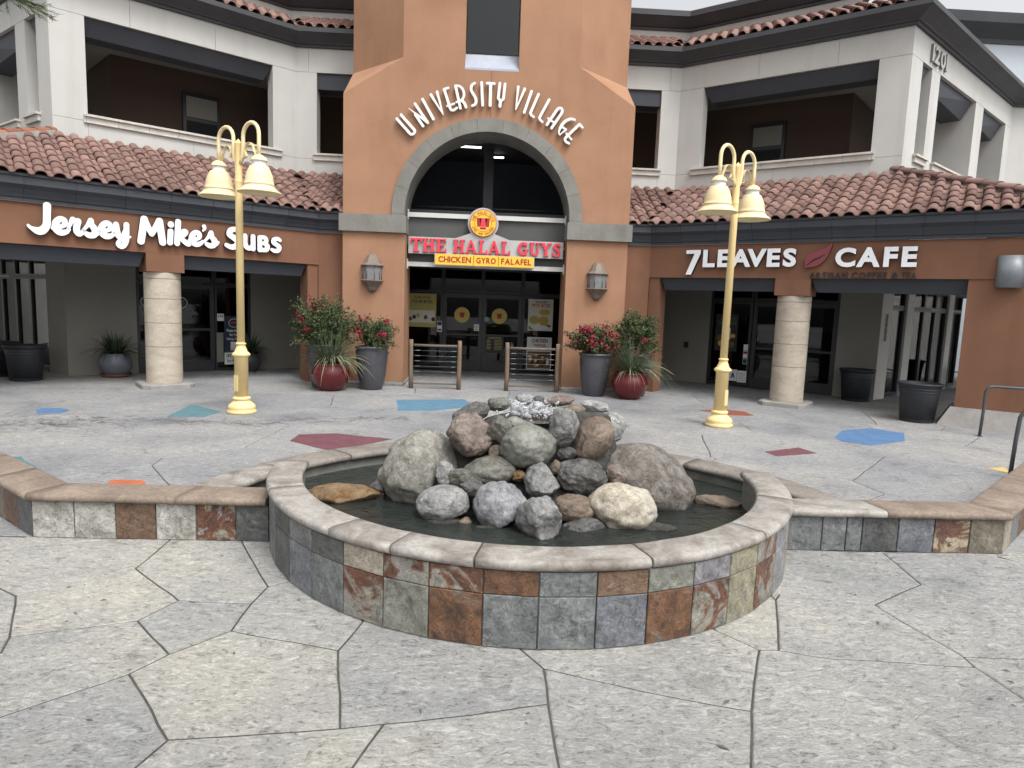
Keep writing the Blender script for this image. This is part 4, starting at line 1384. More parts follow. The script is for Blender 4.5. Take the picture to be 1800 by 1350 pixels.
# ------------------------------------------------------------------ stones
RK = {
 'big': rockmat('rock_greenish', (.215, .212, .182), (.335, .327, .285), (.50, .48, .42), .55, 2.0),
 'bigb': rockmat('rock_brown_grey', (.16, .138, .118), (.255, .23, .20), (.46, .44, .40), .45, 2.0),
 'lgrey': rockmat('rock_light_grey', (.27, .27, .265), (.40, .40, .39), (.56, .56, .54), .5),
 'bgrey': rockmat('rock_blue_grey', (.215, .218, .232), (.36, .363, .375), (.55, .55, .56), .5),
 'grey': rockmat('rock_grey', (.19, .19, .185), (.31, .31, .30), (.50, .50, .48), .45),
 'dgrey': rockmat('rock_dark_grey', (.075, .075, .072), (.15, .147, .14), (.42, .41, .39), .35),
 'olive': rockmat('rock_olive', (.085, .083, .068), (.15, .146, .12), (.38, .37, .32), .25, 3, .4, rough=.38),
 'egg': rockmat('rock_smooth_green', (.125, .127, .110), (.195, .196, .172), (.38, .38, .34), .22, 2.2, .25, rough=.38),
 'tan': rockmat('rock_tan', (.32, .275, .205), (.42, .375, .30), (.55, .53, .49), .4, 2.2, .35),
 'brown': rockmat('rock_brown', (.125, .092, .066), (.20, .152, .112), (.42, .37, .31), .25, 3, .5, rough=.38),
 'pink': rockmat('rock_pink_brown', (.15, .115, .098), (.225, .178, .15), (.44, .40, .36), .28, 2.6, .5, rough=.38),
 'wet': rockmat('rock_wet_dark', (.055, .055, .05), (.09, .088, .08), (.16, .16, .15), .2),
 'rusty': rockmat('rock_orange_wet', (.24, .13, .055), (.34, .24, .13), (.40, .36, .28), .3, 4),
 'white': rockmat('rock_white_striped', (.26, .26, .25), (.44, .44, .42), (.66, .66, .64), .65, 4),
}
def rock(name, label, px, py, w, h, Y, mat, tilt=0, seed=0, angular=.0, dn=.8, group='stones heaped in the fountain', sub=4, yaw=0):
    c = onY(px, py, Y)
    k = (c-CAM).dot(_f)/CF
    a, b = w*k/2, h*k/2
    d = dn*(a+b)/2
    bm = bmesh.new()
    bmesh.ops.create_icosphere(bm, subdivisions=sub, radius=1)
    rr = random.Random(seed*13+7)
    off = Vector((seed*3.7, seed*1.3, -seed*2.1))
    planes = []
    for i in range(int(4+angular*10)):
        q = Vector((rr.gauss(0, 1), rr.gauss(0, 1), rr.gauss(0, 1))).normalized()
        planes.append((q, rr.uniform(.60, .90) if angular > .08 else rr.uniform(.84, .97)))
    for v in bm.verts:
        p = v.co.copy()
        for q, dd in planes:
            t = p.dot(q)-dd
            if t > 0:
                p -= q*t*(.90 if angular > .08 else .55)
        m_ = 1+.11*noise.noise(p*1.1+off)+.06*noise.noise(p*2.6+off)+(.028+.05*angular)*noise.noise(p*5+off)+(.014+.022*angular)*noise.noise(p*11+off)-(.03+.09*angular)*max(0, .25-abs(noise.noise(p*2.1-off)))/.25*.8
        rdg = noise.ridged_multi_fractal(p*1.25+off, 1.0, 2.1, 4, 1.0, 2.0)
        m_ += (.022+.05*angular)*(rdg-1.0)
        v.co = p*m_
    # renormalise to the wanted extent
    for i, e in enumerate((a, d, b)):
        lo_ = min(v.co[i] for v in bm.verts); hi_ = max(v.co[i] for v in bm.verts)
        for v in bm.verts:
            v.co[i] = ((v.co[i]-lo_)/(hi_-lo_)*2-1)*e
    rot = Matrix.Rotation(R(-tilt), 4, 'Y') @ Matrix.Rotation(R(yaw), 4, 'Z')
    bmesh.ops.transform(bm, matrix=rot, verts=bm.verts)
    me = bpy.data.meshes.new(name)
    bm.to_mesh(me); bm.free()
    for p in me.polygons: p.use_smooth = True
    me.materials.append(RK[mat])
    o = link(name, me, None, c)
    tag(o, label, 'rock' if w < 150 else 'boulder', group)
    return o
def z3(x, y): return 640+x/3, 680+y/3
ST = [
 # zoomed centre x,y, w,h, Y, mat, tilt, angular, label
 (318, 455, 470, 470, 5.60, 'big', -14, .35, 'largest pale green boulder with a cream streaked flank, left side of the heap'),
 (1485, 490, 545, 370, 5.62, 'bigb', -18, .05, 'largest brown grey boulder sloping down to the water, right side of the heap'),
 (415, 615, 282, 195, 5.05, 'lgrey', 4, .05, 'light grey rounded stone resting against the pale green boulder'),
 (705, 622, 272, 262, 4.95, 'bgrey', 38, .1, 'bluish grey upright cobble between the light grey stone and the pointed stone'),
 (922, 695, 245, 275, 4.70, 'grey', -14, .35, 'pointed grey stone standing lowest and foremost in the water'),
 (1360, 645, 380, 275, 5.02, 'tan', -8, .02, 'tan and cream rounded boulder with a pale scaled face'),
 (1100, 642, 225, 145, 4.98, 'brown', -6, .15, 'brown flat stone wedged beside the tan boulder'),
 (1160, 755, 235, 130, 4.85, 'dgrey', 0, .35, 'low dark grey block half sunk in front of the tan boulder'),
 (660, 445, 300, 165, 5.30, 'olive', 8, .05, 'dark olive stone under the big smooth egg stone'),
 (868, 310, 312, 245, 5.35, 'egg', 6, .0, 'big smooth green grey egg stone in the middle of the heap'),
 (562, 255, 235, 245, 5.50, 'pink', 20, .4, 'angular pinkish brown stone high on the heap beside the egg stone'),
 (715, 228, 140, 165, 5.48, 'olive', 25, .35, 'small olive wedge stone between the pinkish brown stone and the egg stone'),
 (1050, 212, 162, 212, 5.40, 'grey', -10, .35, 'grey rough pointed slab leaning over the right of the egg stone'),
 (1200, 285, 190, 285, 5.50, 'brown', -28, .0, 'brown grey oval stone with a white top beside the pointed slab'),
 (1150, 475, 275, 195, 5.25, 'dgrey', -8, .5, 'dark rough fractured stone above the tan boulder'),
 (930, 500, 182, 195, 5.15, 'grey', 20, .6, 'grey jagged stone standing under the egg stone'),
 (430, 450, 102, 132, 5.22, 'lgrey', 10, .5, 'small white speckled stone against the flank of the pale green boulder'),
 (495, 475, 152, 92, 5.18, 'olive', 18, .5, 'small olive tilted stone above the light grey rounded stone'),
 (570, 527, 142, 108, 5.15, 'dgrey', -20, .35, 'small grey faceted stone between the light grey stone and bluish cobble'),
 (695, 345, 80, 80, 5.42, 'brown', 0, .2, 'small brown pebble tucked left under the egg stone'),
 (1065, 355, 110, 75, 5.38, 'dgrey', 0, .5, 'small dark chunk right of the egg stone'),
 (815, 470, 85, 66, 5.24, 'rusty', 0, .3, 'small rusty red stone below the egg stone'),
 (1010, 425, 66, 84, 5.30, 'brown', 0, .2, 'small tan brown pebble beneath the dark chunk'),
 (1325, 465, 125, 105, 5.32, 'pink', -30, .5, 'small pink grey wedge against the brown grey boulder'),
 (1300, 218, 165, 170, 5.75, 'white', -10, .5, 'white veined blocky stone at the upper right of the heap'),
 (1215, 108, 162, 66, 5.95, 'lgrey', -6, .15, 'flat domed pale stone capping the white veined block'),
 (1290, 247, 84, 82, 5.60, 'lgrey', 0, .6, 'small pale chip in front of the white veined block'),
 (712, 92, 125, 76, 5.95, 'egg', 4, .2, 'rounded green grey stone on the far rim of the crater'),
 (845, 66, 98, 64, 6.15, 'lgrey', 0, .05, 'pale grey round cobble on the crown of the heap'),
 (925, 67, 68, 42, 6.15, 'dgrey', 0, .2, 'dark pebble on the crown beside the pale round cobble'),
 (1030, 76, 165, 66, 6.10, 'pink', 6, .25, 'long pink and grey stone lying on the crown of the heap'),
 (565, 145, 210, 110, 5.85, 'dgrey', 24, .3, 'dark rough stone behind the angular pinkish brown stone'),
 (465, 238, 66, 70, 5.70, 'dgrey', 0, .4, 'small dark chip above the pale green boulder'),
 (530, 712, 84, 52, 4.92, 'brown', 0, .2, 'small brown pebble at the waterline by the bluish cobble'),
 (1105, 130, 120, 80, 5.85, 'brown', 0, .2, 'wet brown stone lining the crater behind the leaning slab'),
 (800, 190, 130, 70, 5.62, 'egg', 0, .1, 'wet green stone lining the crater above the egg stone'),
]
for i, (x, y, w, h, Y, mt, tl, an, lab) in enumerate(ST):
    px, py = z3(x, y)
    rock('boulder' if w > 260 else 'rock', lab, px, py, w/3, h/3, Y, mt, tl, i+1, an, dn=1.0 if w > 250 else .95, sub=5)
# hidden heart of the heap and stones under water
for i, (px, py, w, h, Y, mt, lab) in enumerate([
    (930, 850, 330, 170, 5.75, 'wet', 'wet dark core stone buried inside the heap'),
    (905, 790, 230, 130, 5.85, 'wet', 'wet dark stone under the crater of the heap'),
    (1010, 775, 150, 110, 5.8, 'wet', 'wet dark stone behind the brown grey oval stone'),
    (778, 926, 95, 36, 4.95, 'wet', 'dark sunken slab under the light grey rounded stone'),
    (855, 937, 70, 26, 4.80, 'wet', 'dark sunken cobble under the bluish grey cobble'),
    (908, 934, 46, 40, 4.90, 'dgrey', 'dark wet stone between the bluish cobble and the pointed stone'),
    (985, 949, 60, 22, 4.70, 'wet', 'dark sunken stone beside the foot of the pointed stone'),
    (1160, 932, 60, 22, 4.85, 'wet', 'dark sunken stone beside the tan boulder'),
    (604, 868, 130, 34, 5.45, 'rusty', 'flat orange brown slab awash left of the heap'),
    (664, 855, 26, 30, 5.55, 'dgrey', 'small broken rubble between the orange slab and the pale green boulder'),
    (1262, 884, 90, 30, 5.55, 'brown', 'brown flat slab awash right of the heap'),
]):
    rock('rock', lab, px, py, w, h, Y, mt, 0, 60+i, .3, dn=.9)
# bubbling water at the crater
mb = MB()
rw = random.Random(4)
def blob(mb, c, r, sy, seed):
    bm = bmesh.new(); bmesh.ops.create_icosphere(bm, subdivisions=2, radius=1)
    vs_ = []
    for v in bm.verts:
        k = 1+.55*noise.noise(v.co*2.2+Vector((seed, 0, 0)))+.3*noise.noise(v.co*5+Vector((0, seed, 0)))
        vs_.append(Vector(c)+Vector((v.co.x*r*k, v.co.y*r*k, v.co.z*r*sy*k)))
    mb.add(vs_, [tuple(v.index for v in f.verts) for f in bm.faces], 0, True)
    bm.free()
for k, (x, y, r_, sy) in enumerate(((800, 105, .045, 1.25), (790, 140, .05, .8), (915, 100, .045, 1.0), (900, 130, .05, .8), (850, 150, .06, .5), (960, 135, .045, .5), (835, 120, .03, .9), (930, 120, .03, .9))):
    p = onY(*z3(x, y), 5.85)
    blob(mb, p, r_, sy, k*3.3)
for k in range(220):
    x, y = rw.gauss(875, 75), rw.gauss(125, 28)
    p = onY(*z3(x, y), 5.80+rw.uniform(-.1, .1))
    blob(mb, p, rw.uniform(.004, .012), 1, k)
MT['foam'] = None
mt, nt, b = newmat('foaming_water')
b.inputs['Base Color'].default_value = (.8, .82, .84, 1)
nt.links.new(ramp(nt, ntex(nt, coords(nt), 30, 4), [(.3, (.62, .65, .68)), (.7, (.9, .91, .92))]), b.inputs['Base Color'])
b.inputs['Roughness'].default_value = .12; b.inputs['Transmission Weight'].default_value = .6; b.inputs['IOR'].default_value = 1.33
MT['foam'] = mt
o = mb.build('bubbling_water', 'foam', None, recalc=False, at=tuple(onY(*z3(860, 170), 5.85)))
tag(o, 'white bubbling water welling up on the crown of the stone heap', 'water', kind='stuff')
wl = MB()
c = onY(*z3(885, 165), 5.85)
wl.lathe([(.0, 0), (.26, -.004)], 24, tuple(c), cap=False)
o = wl.build('crater_water', 'water', None, recalc=False, at=tuple(c))
tag(o, 'small pool of water in the crater of the stone heap', 'water', kind='structure')
# ================================================================== lettering
def cr(pts, k=6):
    """Catmull-Rom through points (x,y,r)"""
    if len(pts) < 3: return pts
    P_ = [pts[0]]+list(pts)+[pts[-1]]
    out = []
    for i in range(1, len(P_)-2):
        p0, p1, p2, p3 = P_[i-1], P_[i], P_[i+1], P_[i+2]
        for j in range(k):
            t = j/k
            out.append(tuple(.5*((2*p1[q])+(-p0[q]+p2[q])*t+(2*p0[q]-5*p1[q]+4*p2[q]-p3[q])*t*t+(-p0[q]+3*p1[q]-3*p2[q]+p3[q])*t**3) for q in range(3)))
    out.append(tuple(pts[-1]))
    return out
def field(prims, x, y):
    d = 1e9
    for pr in prims:
        if pr[0] == 'c':
            for (ax, ay, ar), (bx, by, br) in pr[2]:
                vx, vy = bx-ax, by-ay
                l2 = vx*vx+vy*vy
                t = 0 if l2 < 1e-12 else max(0, min(1, ((x-ax)*vx+(y-ay)*vy)/l2))
                q = math.hypot(x-ax-vx*t, y-ay-vy*t)-(ar+(br-ar)*t)
                if q < d: d = q
        elif pr[0] == 'b':
            _, x0, y0, x1, y1 = pr
            q = max(x0-x, x-x1, y0-y, y-y1)
            if q < d: d = q
        elif pr[0] == 'p':
            pl = pr[1]
            ins = False; md = 1e9
            for i in range(len(pl)):
                ax, ay = pl[i]; bx, by = pl[(i+1) % len(pl)]
                if (ay > y) != (by > y) and x < (bx-ax)*(y-ay)/(by-ay)+ax: ins = not ins
                vx, vy = bx-ax, by-ay
                t = max(0, min(1, ((x-ax)*vx+(y-ay)*vy)/(vx*vx+vy*vy+1e-12)))
                md = min(md, math.hypot(x-ax-vx*t, y-ay-vy*t))
            q = -md if ins else md
            if q < d: d = q
    return d
def cap_(pts, r=None):
    pts = [(p[0], p[1], (p[2] if len(p) > 2 else r)) for p in pts]
    return ('c', None, list(zip(pts, pts[1:])))
def sm_(pts, r=None, k=6):
    return cap_(cr([(p[0], p[1], (p[2] if len(p) > 2 else r)) for p in pts], k))
def contours(prims, x0, y0, x1, y1, step):
    nx = int((x1-x0)/step)+2; ny = int((y1-y0)/step)+2
    F = [[field(prims, x0+i*step, y0+j*step) for i in range(nx)] for j in range(ny)]
    seg = {}
    def ip(i, j, i2, j2):
        a, b = F[j][i], F[j2][i2]
        t = a/(a-b) if a != b else .5
        t = min(.98, max(.02, t))
        return (i+(i2-i)*t, j+(j2-j)*t)
    for j in range(ny-1):
        for i in range(nx-1):
            c = [(i, j), (i+1, j), (i+1, j+1), (i, j+1)]
            s = [F[q][p] < 0 for p, q in c]
            if all(s) or not any(s): continue
            E_ = []
            for k in range(4):
                a, b = k, (k+1) % 4
                if s[a] != s[b]:
                    key = tuple(sorted((c[a], c[b])))
                    E_.append((key, s[a]))
            if len(E_) == 2:
                st = [e for e in E_ if e[1]][0][0]; en = [e for e in E_ if not e[1]][0][0]
                seg.setdefault(st, []).append(en)
            else:
                for k in range(4):
                    if s[k] and not s[(k+1) % 4]:
                        # pair with previous edge entering this corner
                        st = tuple(sorted((c[k], c[(k+1) % 4]))); en = tuple(sorted((c[k-1], c[k])))
                        seg.setdefault(st, []).append(en)
    loops = []
    while seg:
        st = next(iter(seg)); lp = [st]; cur = st
        while True:
            nx_ = seg.get(cur)
            if not nx_: break
            n_ = nx_.pop()
            if not nx_: del seg[cur]
            if n_ == st: break
            lp.append(n_); cur = n_
        if len(lp) > 5:
            pts = []
            for (a, b) in lp:
                q = ip(a[0], a[1], b[0], b[1])
                pts.append((x0+q[0]*step, y0+q[1]*step))
            # simplify
            ch = True
            tol = step*.09
            while ch and len(pts) > 8:
                ch = False
                out = []; i = 0; n = len(pts)
                while i < n:
                    out.append(pts[i])
                    if i+2 <= n:
                        a, b, c = pts[i], pts[(i+1) % n], pts[(i+2) % n]
                        L = math.hypot(c[0]-a[0], c[1]-a[1])
                        if L > 1e-9 and abs((c[0]-a[0])*(b[1]-a[1])-(c[1]-a[1])*(b[0]-a[0]))/L < tol and i+1 < n:
                            ch = True; i += 2; continue
                    i += 1
                if len(out) == len(pts): break
                pts = out
                tol *= .8
            loops.append(pts)
    return loops
GLC = {}
def glyph(key, prims, x0, y0, x1, y1, step=.022):
    if key not in GLC: GLC[key] = contours(prims, x0, y0, x1, y1, step)
    return GLC[key]
def area(l): return sum(l[i][0]*l[(i+1) % len(l)][1]-l[(i+1) % len(l)][0]*l[i][1] for i in range(len(l)))/2
def inside(p, l):
    x, y = p; r_ = False
    for i in range(len(l)):
        ax, ay = l[i]; bx, by = l[(i+1) % len(l)]
        if (ay > y) != (by > y) and x < (bx-ax)*(y-ay)/(by-ay)+ax: r_ = not r_
    return r_
def letter_mesh(mb, loops, fmap, depth, fm=0, smi=1):
    """fmap(x,y,d)->world; d=0 back, depth=front. front faces use material fm, sides smi"""
    outs = [l for l in loops]
    sign = max(outs, key=lambda l: abs(area(l)))
    sg = area(sign) > 0
    O_ = [l for l in outs if (area(l) > 0) == sg]; Hs = [l for l in outs if (area(l) > 0) != sg]
    for l in O_:
        hs = [h for h in Hs if inside(h[0], l)]
        al = [l]+hs
        flat = [p for q in al for p in q]
        tri = tessellate_polygon([[Vector((p[0], p[1], 0)) for p in q] for q in al])
        mb.add([fmap(p[0], p[1], depth) for p in flat], tri, fm)
        for q in al:
            n = len(q)
            mb.add([fmap(p[0], p[1], depth) for p in q]+[fmap(p[0], p[1], 0) for p in q], [(i, (i+1) % n, n+(i+1) % n, n+i) for i in range(n)], smi)

# --- stroke alphabets (em: baseline 0, cap height 1)
def arcp(cx, cy, rx, ry, a0, a1, n, r):
    return [(cx+rx*math.cos(R(a0+(a1-a0)*i/n)), cy+ry*math.sin(R(a0+(a1-a0)*i/n)), r) for i in range(n+1)]
Q = .115
SCR = {
 'J': ([sm_([(.62, 1.0, .13), (.60, .62, .125), (.56, .26, .13), (.36, .07, .14), (.10, .15, .07), (.0, .24, .05)])], .78),
 'e': ([sm_([(-.02, .22, .06), (.16, .26, .07), (.37, .36, .085), (.38, .52, .10), (.24, .57, .105), (.10, .42, .12), (.09, .2, .12), (.24, .08, .115), (.42, .12, .09), (.52, .22, .06)])], .50),
 'r': ([sm_([(-.02, .22, .05), (.08, .44, .07), (.15, .60, .09), (.22, .55, .09), (.34, .55, .10), (.28, .36, .115), (.28, .16, .115), (.38, .09, .10), (.52, .22, .06)])], .50),
 's': ([sm_([(-.02, .22, .05), (.14, .42, .07), (.26, .63, .09), (.29, .45, .105), (.40, .28, .125), (.36, .10, .115), (.20, .06, .11), (.08, .12, .09)]), sm_([(.36, .08, .08), (.48, .15, .07), (.56, .24, .05)])], .54),
 'y': ([sm_([(-.02, .24, .05), (.06, .48, .08), (.10, .56, .10), (.12, .32, .115), (.18, .12, .11), (.32, .10, .10), (.42, .3, .10)]), sm_([(.47, .58, .105), (.46, .3, .11), (.43, -.05, .11), (.30, -.26, .10), (.15, -.20, .085), (.20, -.06, .075), (.44, .06, .065), (.60, .13, .04)])], .64),
 'M': ([cap_([(.10, .02), (.24, .92)], .135), cap_([(.24, .90, .13), (.50, .34, .10)]), cap_([(.50, .34, .10), (.80, .90, .13)]), cap_([(.80, .90), (.90, .04)], .135)], 1.06),
 'i': ([cap_([(.12, .06), (.15, .52)], .115), cap_([(.17, .80), (.171, .81)], .125)], .31),
 'k': ([cap_([(.08, .05), (.14, .95)], .115), sm_([(.16, .30, .08), (.34, .40, .085), (.44, .54, .09), (.36, .60, .08), (.22, .50, .06)]), sm_([(.22, .30, .09), (.36, .16, .105), (.52, .06, .11), (.60, .12, .06)])], .58),
 "'": ([sm_([(.08, .86, .085), (.10, .78, .07), (.03, .66, .035)])], .10),
 'S': ([sm_([(.66, .84, .11), (.50, .93, .115), (.26, .86, .13), (.20, .66, .13), (.40, .52, .14), (.58, .36, .14), (.50, .14, .135), (.28, .06, .12), (.06, .14, .10)])], .80),
 'U': ([sm_([(.12, .66, .115), (.12, .30, .115), (.20, .12, .12), (.36, .08, .11), (.46, .2, .10)]), cap_([(.50, .66), (.50, .06)], .115)], .70),
 'B': ([cap_([(.12, .04), (.12, .64)], .115), sm_([(.12, .66, .09), (.36, .66, .10), (.44, .52, .105), (.34, .38, .095), (.14, .37, .08)]), sm_([(.30, .38, .09), (.48, .28, .115), (.44, .08, .115), (.14, .04, .10)])], .66),
 'Z': ([sm_([(.46, .60, .09), (.34, .66, .10), (.16, .60, .11), (.14, .46, .11), (.30, .36, .115), (.42, .24, .115), (.36, .08, .11), (.18, .05, .10), (.05, .10, .08)])], .56),
}
def sign_word(root, word, alpha, fmap0, x, base, sc, kern=0.0, depth=.09, mats=('white', 'blackp'), slant=0, xs=1.0, ysl=0.0):
    for ch in word:
        if ch == ' ':
            x += .3*sc*xs; continue
        pr, adv = alpha[ch]
        lp = glyph(id(pr), pr, -.25, -.45, 1.25, 1.2, .02)
        mb = MB()
        letter_mesh(mb, lp, lambda a, b, d, x=x: fmap0(x+(a+b*slant)*sc*xs, base+b*sc+(x+a*sc)*ysl, d), depth)
        mb.build('letter', list(mats), root)
        x += (adv+kern)*sc*xs
    return x
def word_w(word, alpha, kern=0.0):
    return sum(.3 if c == ' ' else alpha[c][1]+kern for c in word)

# left shop sign: script word + two more words on the brown fascia
def FL(x, z, d):               # x runs left to right as read, 0 at t=5.3
    return W(-1, 5.30-x, -d-.012, z)
sgn = thing('shop_sign', 'white script letters with black returns on the brown fascia above the stone column', 'sign', tuple(W(-1, 3.1, -.05, 2.83)))
w = word_w('Jersey', SCR)
sign_word(sgn, 'Jersey', SCR, FL, .06, 2.83, .475, xs=1.55/w/.475)
w = word_w("Mike's", SCR)
sign_word(sgn, "Mike's", SCR, FL, 1.72, 2.82, .46, xs=1.42/w/.46)
w = word_w('SUBZ', SCR)
sign_word(sgn, 'SUBZ', SCR, FL, 3.28, 2.83, .42, xs=1.16/w/.42)

def text_loops(body, bold=0.0):
    cu = bpy.data.curves.new('txt', 'FONT')
    cu.body = body
    cu.offset = bold
    cu.resolution_u = 4
    ob = bpy.data.objects.new('txt', cu)
    COL.objects.link(ob)
    bpy.context.view_layer.update()
    me = bpy.data.meshes.new_from_object(ob.evaluated_get(bpy.context.evaluated_depsgraph_get()))
    vs_ = [v.co.copy() for v in me.vertices]; fs_ = [list(p.vertices) for p in me.polygons]
    bpy.data.objects.remove(ob); bpy.data.curves.remove(cu); bpy.data.meshes.remove(me)
    return vs_, fs_
TXC = {}
def text_part(name, body, root, fmap, x0, x1, z0, z1, depth, mats, bold=.012):
    """flat text fitted into a box, extruded by depth; front faces mats[0], sides mats[1]"""
    if (body, bold) not in TXC: TXC[(body, bold)] = text_loops(body, bold)
    vs_, fs_ = TXC[(body, bold)]
    ax = min(v.x for v in vs_); bx = max(v.x for v in vs_); ay = min(v.y for v in vs_); by = max(v.y for v in vs_)
    if bx-ax < .12 and body in 'I|l1': pass
    def q(v, d): return fmap(x0+(v.x-ax)/(bx-ax)*(x1-x0), z0+(v.y-ay)/(by-ay)*(z1-z0), d)
    mb = MB()
    mb.add([q(v, depth) for v in vs_], fs_, 0)
    if depth > .004:
        cnt = {}
        for f in fs_:
            for i in range(len(f)):
                e = (f[i], f[(i+1) % len(f)])
                cnt[tuple(sorted(e))] = cnt.get(tuple(sorted(e)), 0)+1
        n = len(vs_)
        bd = [e for e, c in cnt.items() if c == 1]
        mb.add([q(v, depth) for v in vs_]+[q(v, 0) for v in vs_], [(a, b, n+b, n+a) for a, b in bd], 1)
    return mb.build(name, list(mats), root, recalc=False)
def font_word(name, word, root, fmap, x0, x1, z0, z1, depth, mats, bold=.012, gap=.06, kern={}):
    """one mesh per letter, equal cap height, widths after the font"""
    ws = []
    for ch in word:
        if ch == ' ': ws.append(.35); continue
        if (ch, bold) not in TXC: TXC[(ch, bold)] = text_loops(ch, bold)
        v = TXC[(ch, bold)][0]
        ws.append(max(p.x for p in v)-min(p.x for p in v))
    tot = sum(ws)+gap*(len(word)-1)+sum(kern.get(word[i:i+2], 0) for i in range(len(word)-1))
    k = (x1-x0)/tot
    x = x0
    for i_, (ch, w) in enumerate(zip(word, ws)):
        if ch != ' ':
            text_part(name, ch, root, fmap, x, x+w*k, z0, z1, depth, mats, bold)
        x += (w+gap+kern.get(word[i_:i_+2], 0))*k
# right shop sign
def FR(x, z, d):               # x = t along the right wing
    return W(1, x, -d-.012, z)
sgn = thing('shop_sign', 'white capital letters and dark red leaf on the brown fascia of the coffee shop', 'sign', tuple(W(1, 3.1, -.05, 2.83)))
pr7 = [('p', [(0, 1), (.62, 1), (.62, .80), (.26, -.45), (.02, -.45), (.36, .78), (0, .78)])]
mb = MB()
letter_mesh(mb, contours(pr7, -.1, -.6, .8, 1.1, .03), lambda a, b, d: FR(.88+a*.52, 2.855+b*.365, d), .09)
mb.build('letter', ['white', 'blackp'], sgn)
font_word('letter', 'LEAVES', sgn, FR, 1.26, 3.16, 2.85, 3.22, .09, ('white', 'blackp'), .042, .10, {'AV': -.26, 'EA': -.08, 'VE': -.08})
font_word('letter', 'CAFE', sgn, FR, 3.87, 5.23, 2.84, 3.21, .09, ('white', 'blackp'), .042, .13, {'AF': -.03, 'CA': -.1})
font_word('small_letter', 'ARTISAN', sgn, FR, 3.42, 4.10, 2.635, 2.745, .02, ('frame', 'frame'), .006, .16)
font_word('small_letter', 'COFFEE', sgn, FR, 4.17, 4.77, 2.635, 2.745, .02, ('frame', 'frame'), .006, .16)
font_word('small_letter', '&', sgn, FR, 4.84, 4.95, 2.635, 2.745, .02, ('frame', 'frame'), .006, .16)
font_word('small_letter', 'TEA', sgn, FR, 5.01, 5.24, 2.635, 2.745, .02, ('frame', 'frame'), .006, .16)
MT['leafred'] = plain('dull_red_leaf_face', (.21, .045, .055), .4)
lfp = [(.0, .0)]+[(x, y) for x, y in ((-.02, .35), (.12, .58), (.42, .70), (.75, .82), (1.0, 1.02), (.93, .70), (.80, .38), (.55, .12), (.28, .02))]
lp = contours([('c', None, list(zip(cr([(a, b, .012) for a, b in lfp+[lfp[0]]], 6), cr([(a, b, .012) for a, b in lfp+[lfp[0]]], 6)[1:]))), ('p', [(a, b) for a, b, _ in cr([(a, b, 0) for a, b in lfp], 6)])], -.15, -.15, 1.2, 1.2, .03)
mb = MB(); letter_mesh(mb, lp, lambda a, b, d: FR(3.34+a*.45, 2.84+b*.45, d), .08)
lfo = mb.build('leaf_emblem', ['leafred', 'blackp'], sgn)
lp = contours([sm_([(.05, .08, .015), (.30, .30, .035), (.55, .42, .03), (.78, .58, .008)])], -.1, -.1, 1, 1, .02)
mb = MB(); letter_mesh(mb, lp, lambda a, b, d: FR(3.34+a*.45, 2.84+b*.45, d+.081), .003, 0, 0)
mb.build('leaf_vein', 'blackp', lfo)

# arched lettering over the gate
r_ = .052
DECO = {
 'U': ([cap_([(0, 1), (0, .12)], r_), cap_(arcp(.11, .12, .11, .11, 180, 360, 8, r_)), cap_([(.22, .12), (.22, 1)], r_)], .22),
 'N': ([cap_([(.02, 0), (.02, .62)], r_), cap_([(-.06, 1.0, .01), (.24, .05, .06)]), cap_([(.24, 0), (.24, 1)], r_)], .24),
 'I': ([cap_([(0, 0), (0, 1)], r_)], .0),
 'V': ([cap_([(0, 1), (.13, 0, .02)], r_), cap_([(.26, 1, r_), (.13, 0, .02)])], .26),
 'E': ([cap_([(.0, 1), (.16, 1)], r_), cap_([(0, 1), (0, .12)], r_), cap_(arcp(.11, .12, .11, .11, 180, 290, 6, r_)), cap_([(.15, .02), (.24, .06)], r_), cap_([(-.09, .27), (.2, .27)], .04)], .2),
 'R': ([cap_([(0, 0), (0, 1)], r_), cap_(arcp(.02, .66, .24, .34, 88, -88, 12, .045)), cap_([(-.1, .31), (.16, .31)], .04), cap_([(.14, .30), (.2, .16), (.22, 0)], r_)], .26),
 'S': ([sm_([(.20, .98), (.08, .90), (.04, .70), (.12, .48), (.18, .28), (.14, .08), (.02, .02)], r_)], .2),
 'T': ([cap_([(-.10, .96), (.16, .96)], .055), cap_([(.03, 0), (.03, .96)], .058)], .10),
 'Y': ([cap_([(0, 1), (0, .34), (.06, .27)], r_), cap_([(.2, 1), (.2, .34), (.14, .27)], r_), cap_([(.10, 0), (.10, .27)], .058)], .2),
 'L': ([cap_([(0, 1), (0, .1), (.05, .03), (.17, .0)], r_)], .16),
 'A': ([cap_([(0, 0), (0, .80)], r_), cap_(arcp(.11, .80, .11, .18, 180, 0, 8, r_)), cap_([(.22, .8), (.22, 0)], r_), cap_([(-.09, .27), (.24, .27)], .04)], .22),
 'G': ([sm_([(.26, .98, .05), (.12, .88, .05), (.02, .62, .055), (.03, .32, .055), (.12, .06, .03), (.22, .02, .02)]), cap_([(.10, .36, .05), (.26, .40, .03)]), cap_([(.25, .40, .04), (.20, .04, .02)])], .24),
}
sgn = thing('arched_sign', 'arched white thin capital letters above the tower arch', 'sign', (0, TY-.02, 6.2))
lets = [('U', 133.2), ('N', 125.6), ('I', 120.4), ('V', 114.8), ('E', 108.9), ('R', 103.4), ('S', 97.6), ('I', 93.4), ('T', 89.2), ('Y', 84.3), ('V', 75.8), ('I', 71.2), ('L', 67.0), ('L', 61.8), ('A', 56.2), ('G', 50.2), ('E', 44.6)]
lets = [(c_, a+.9) for c_, a in lets]
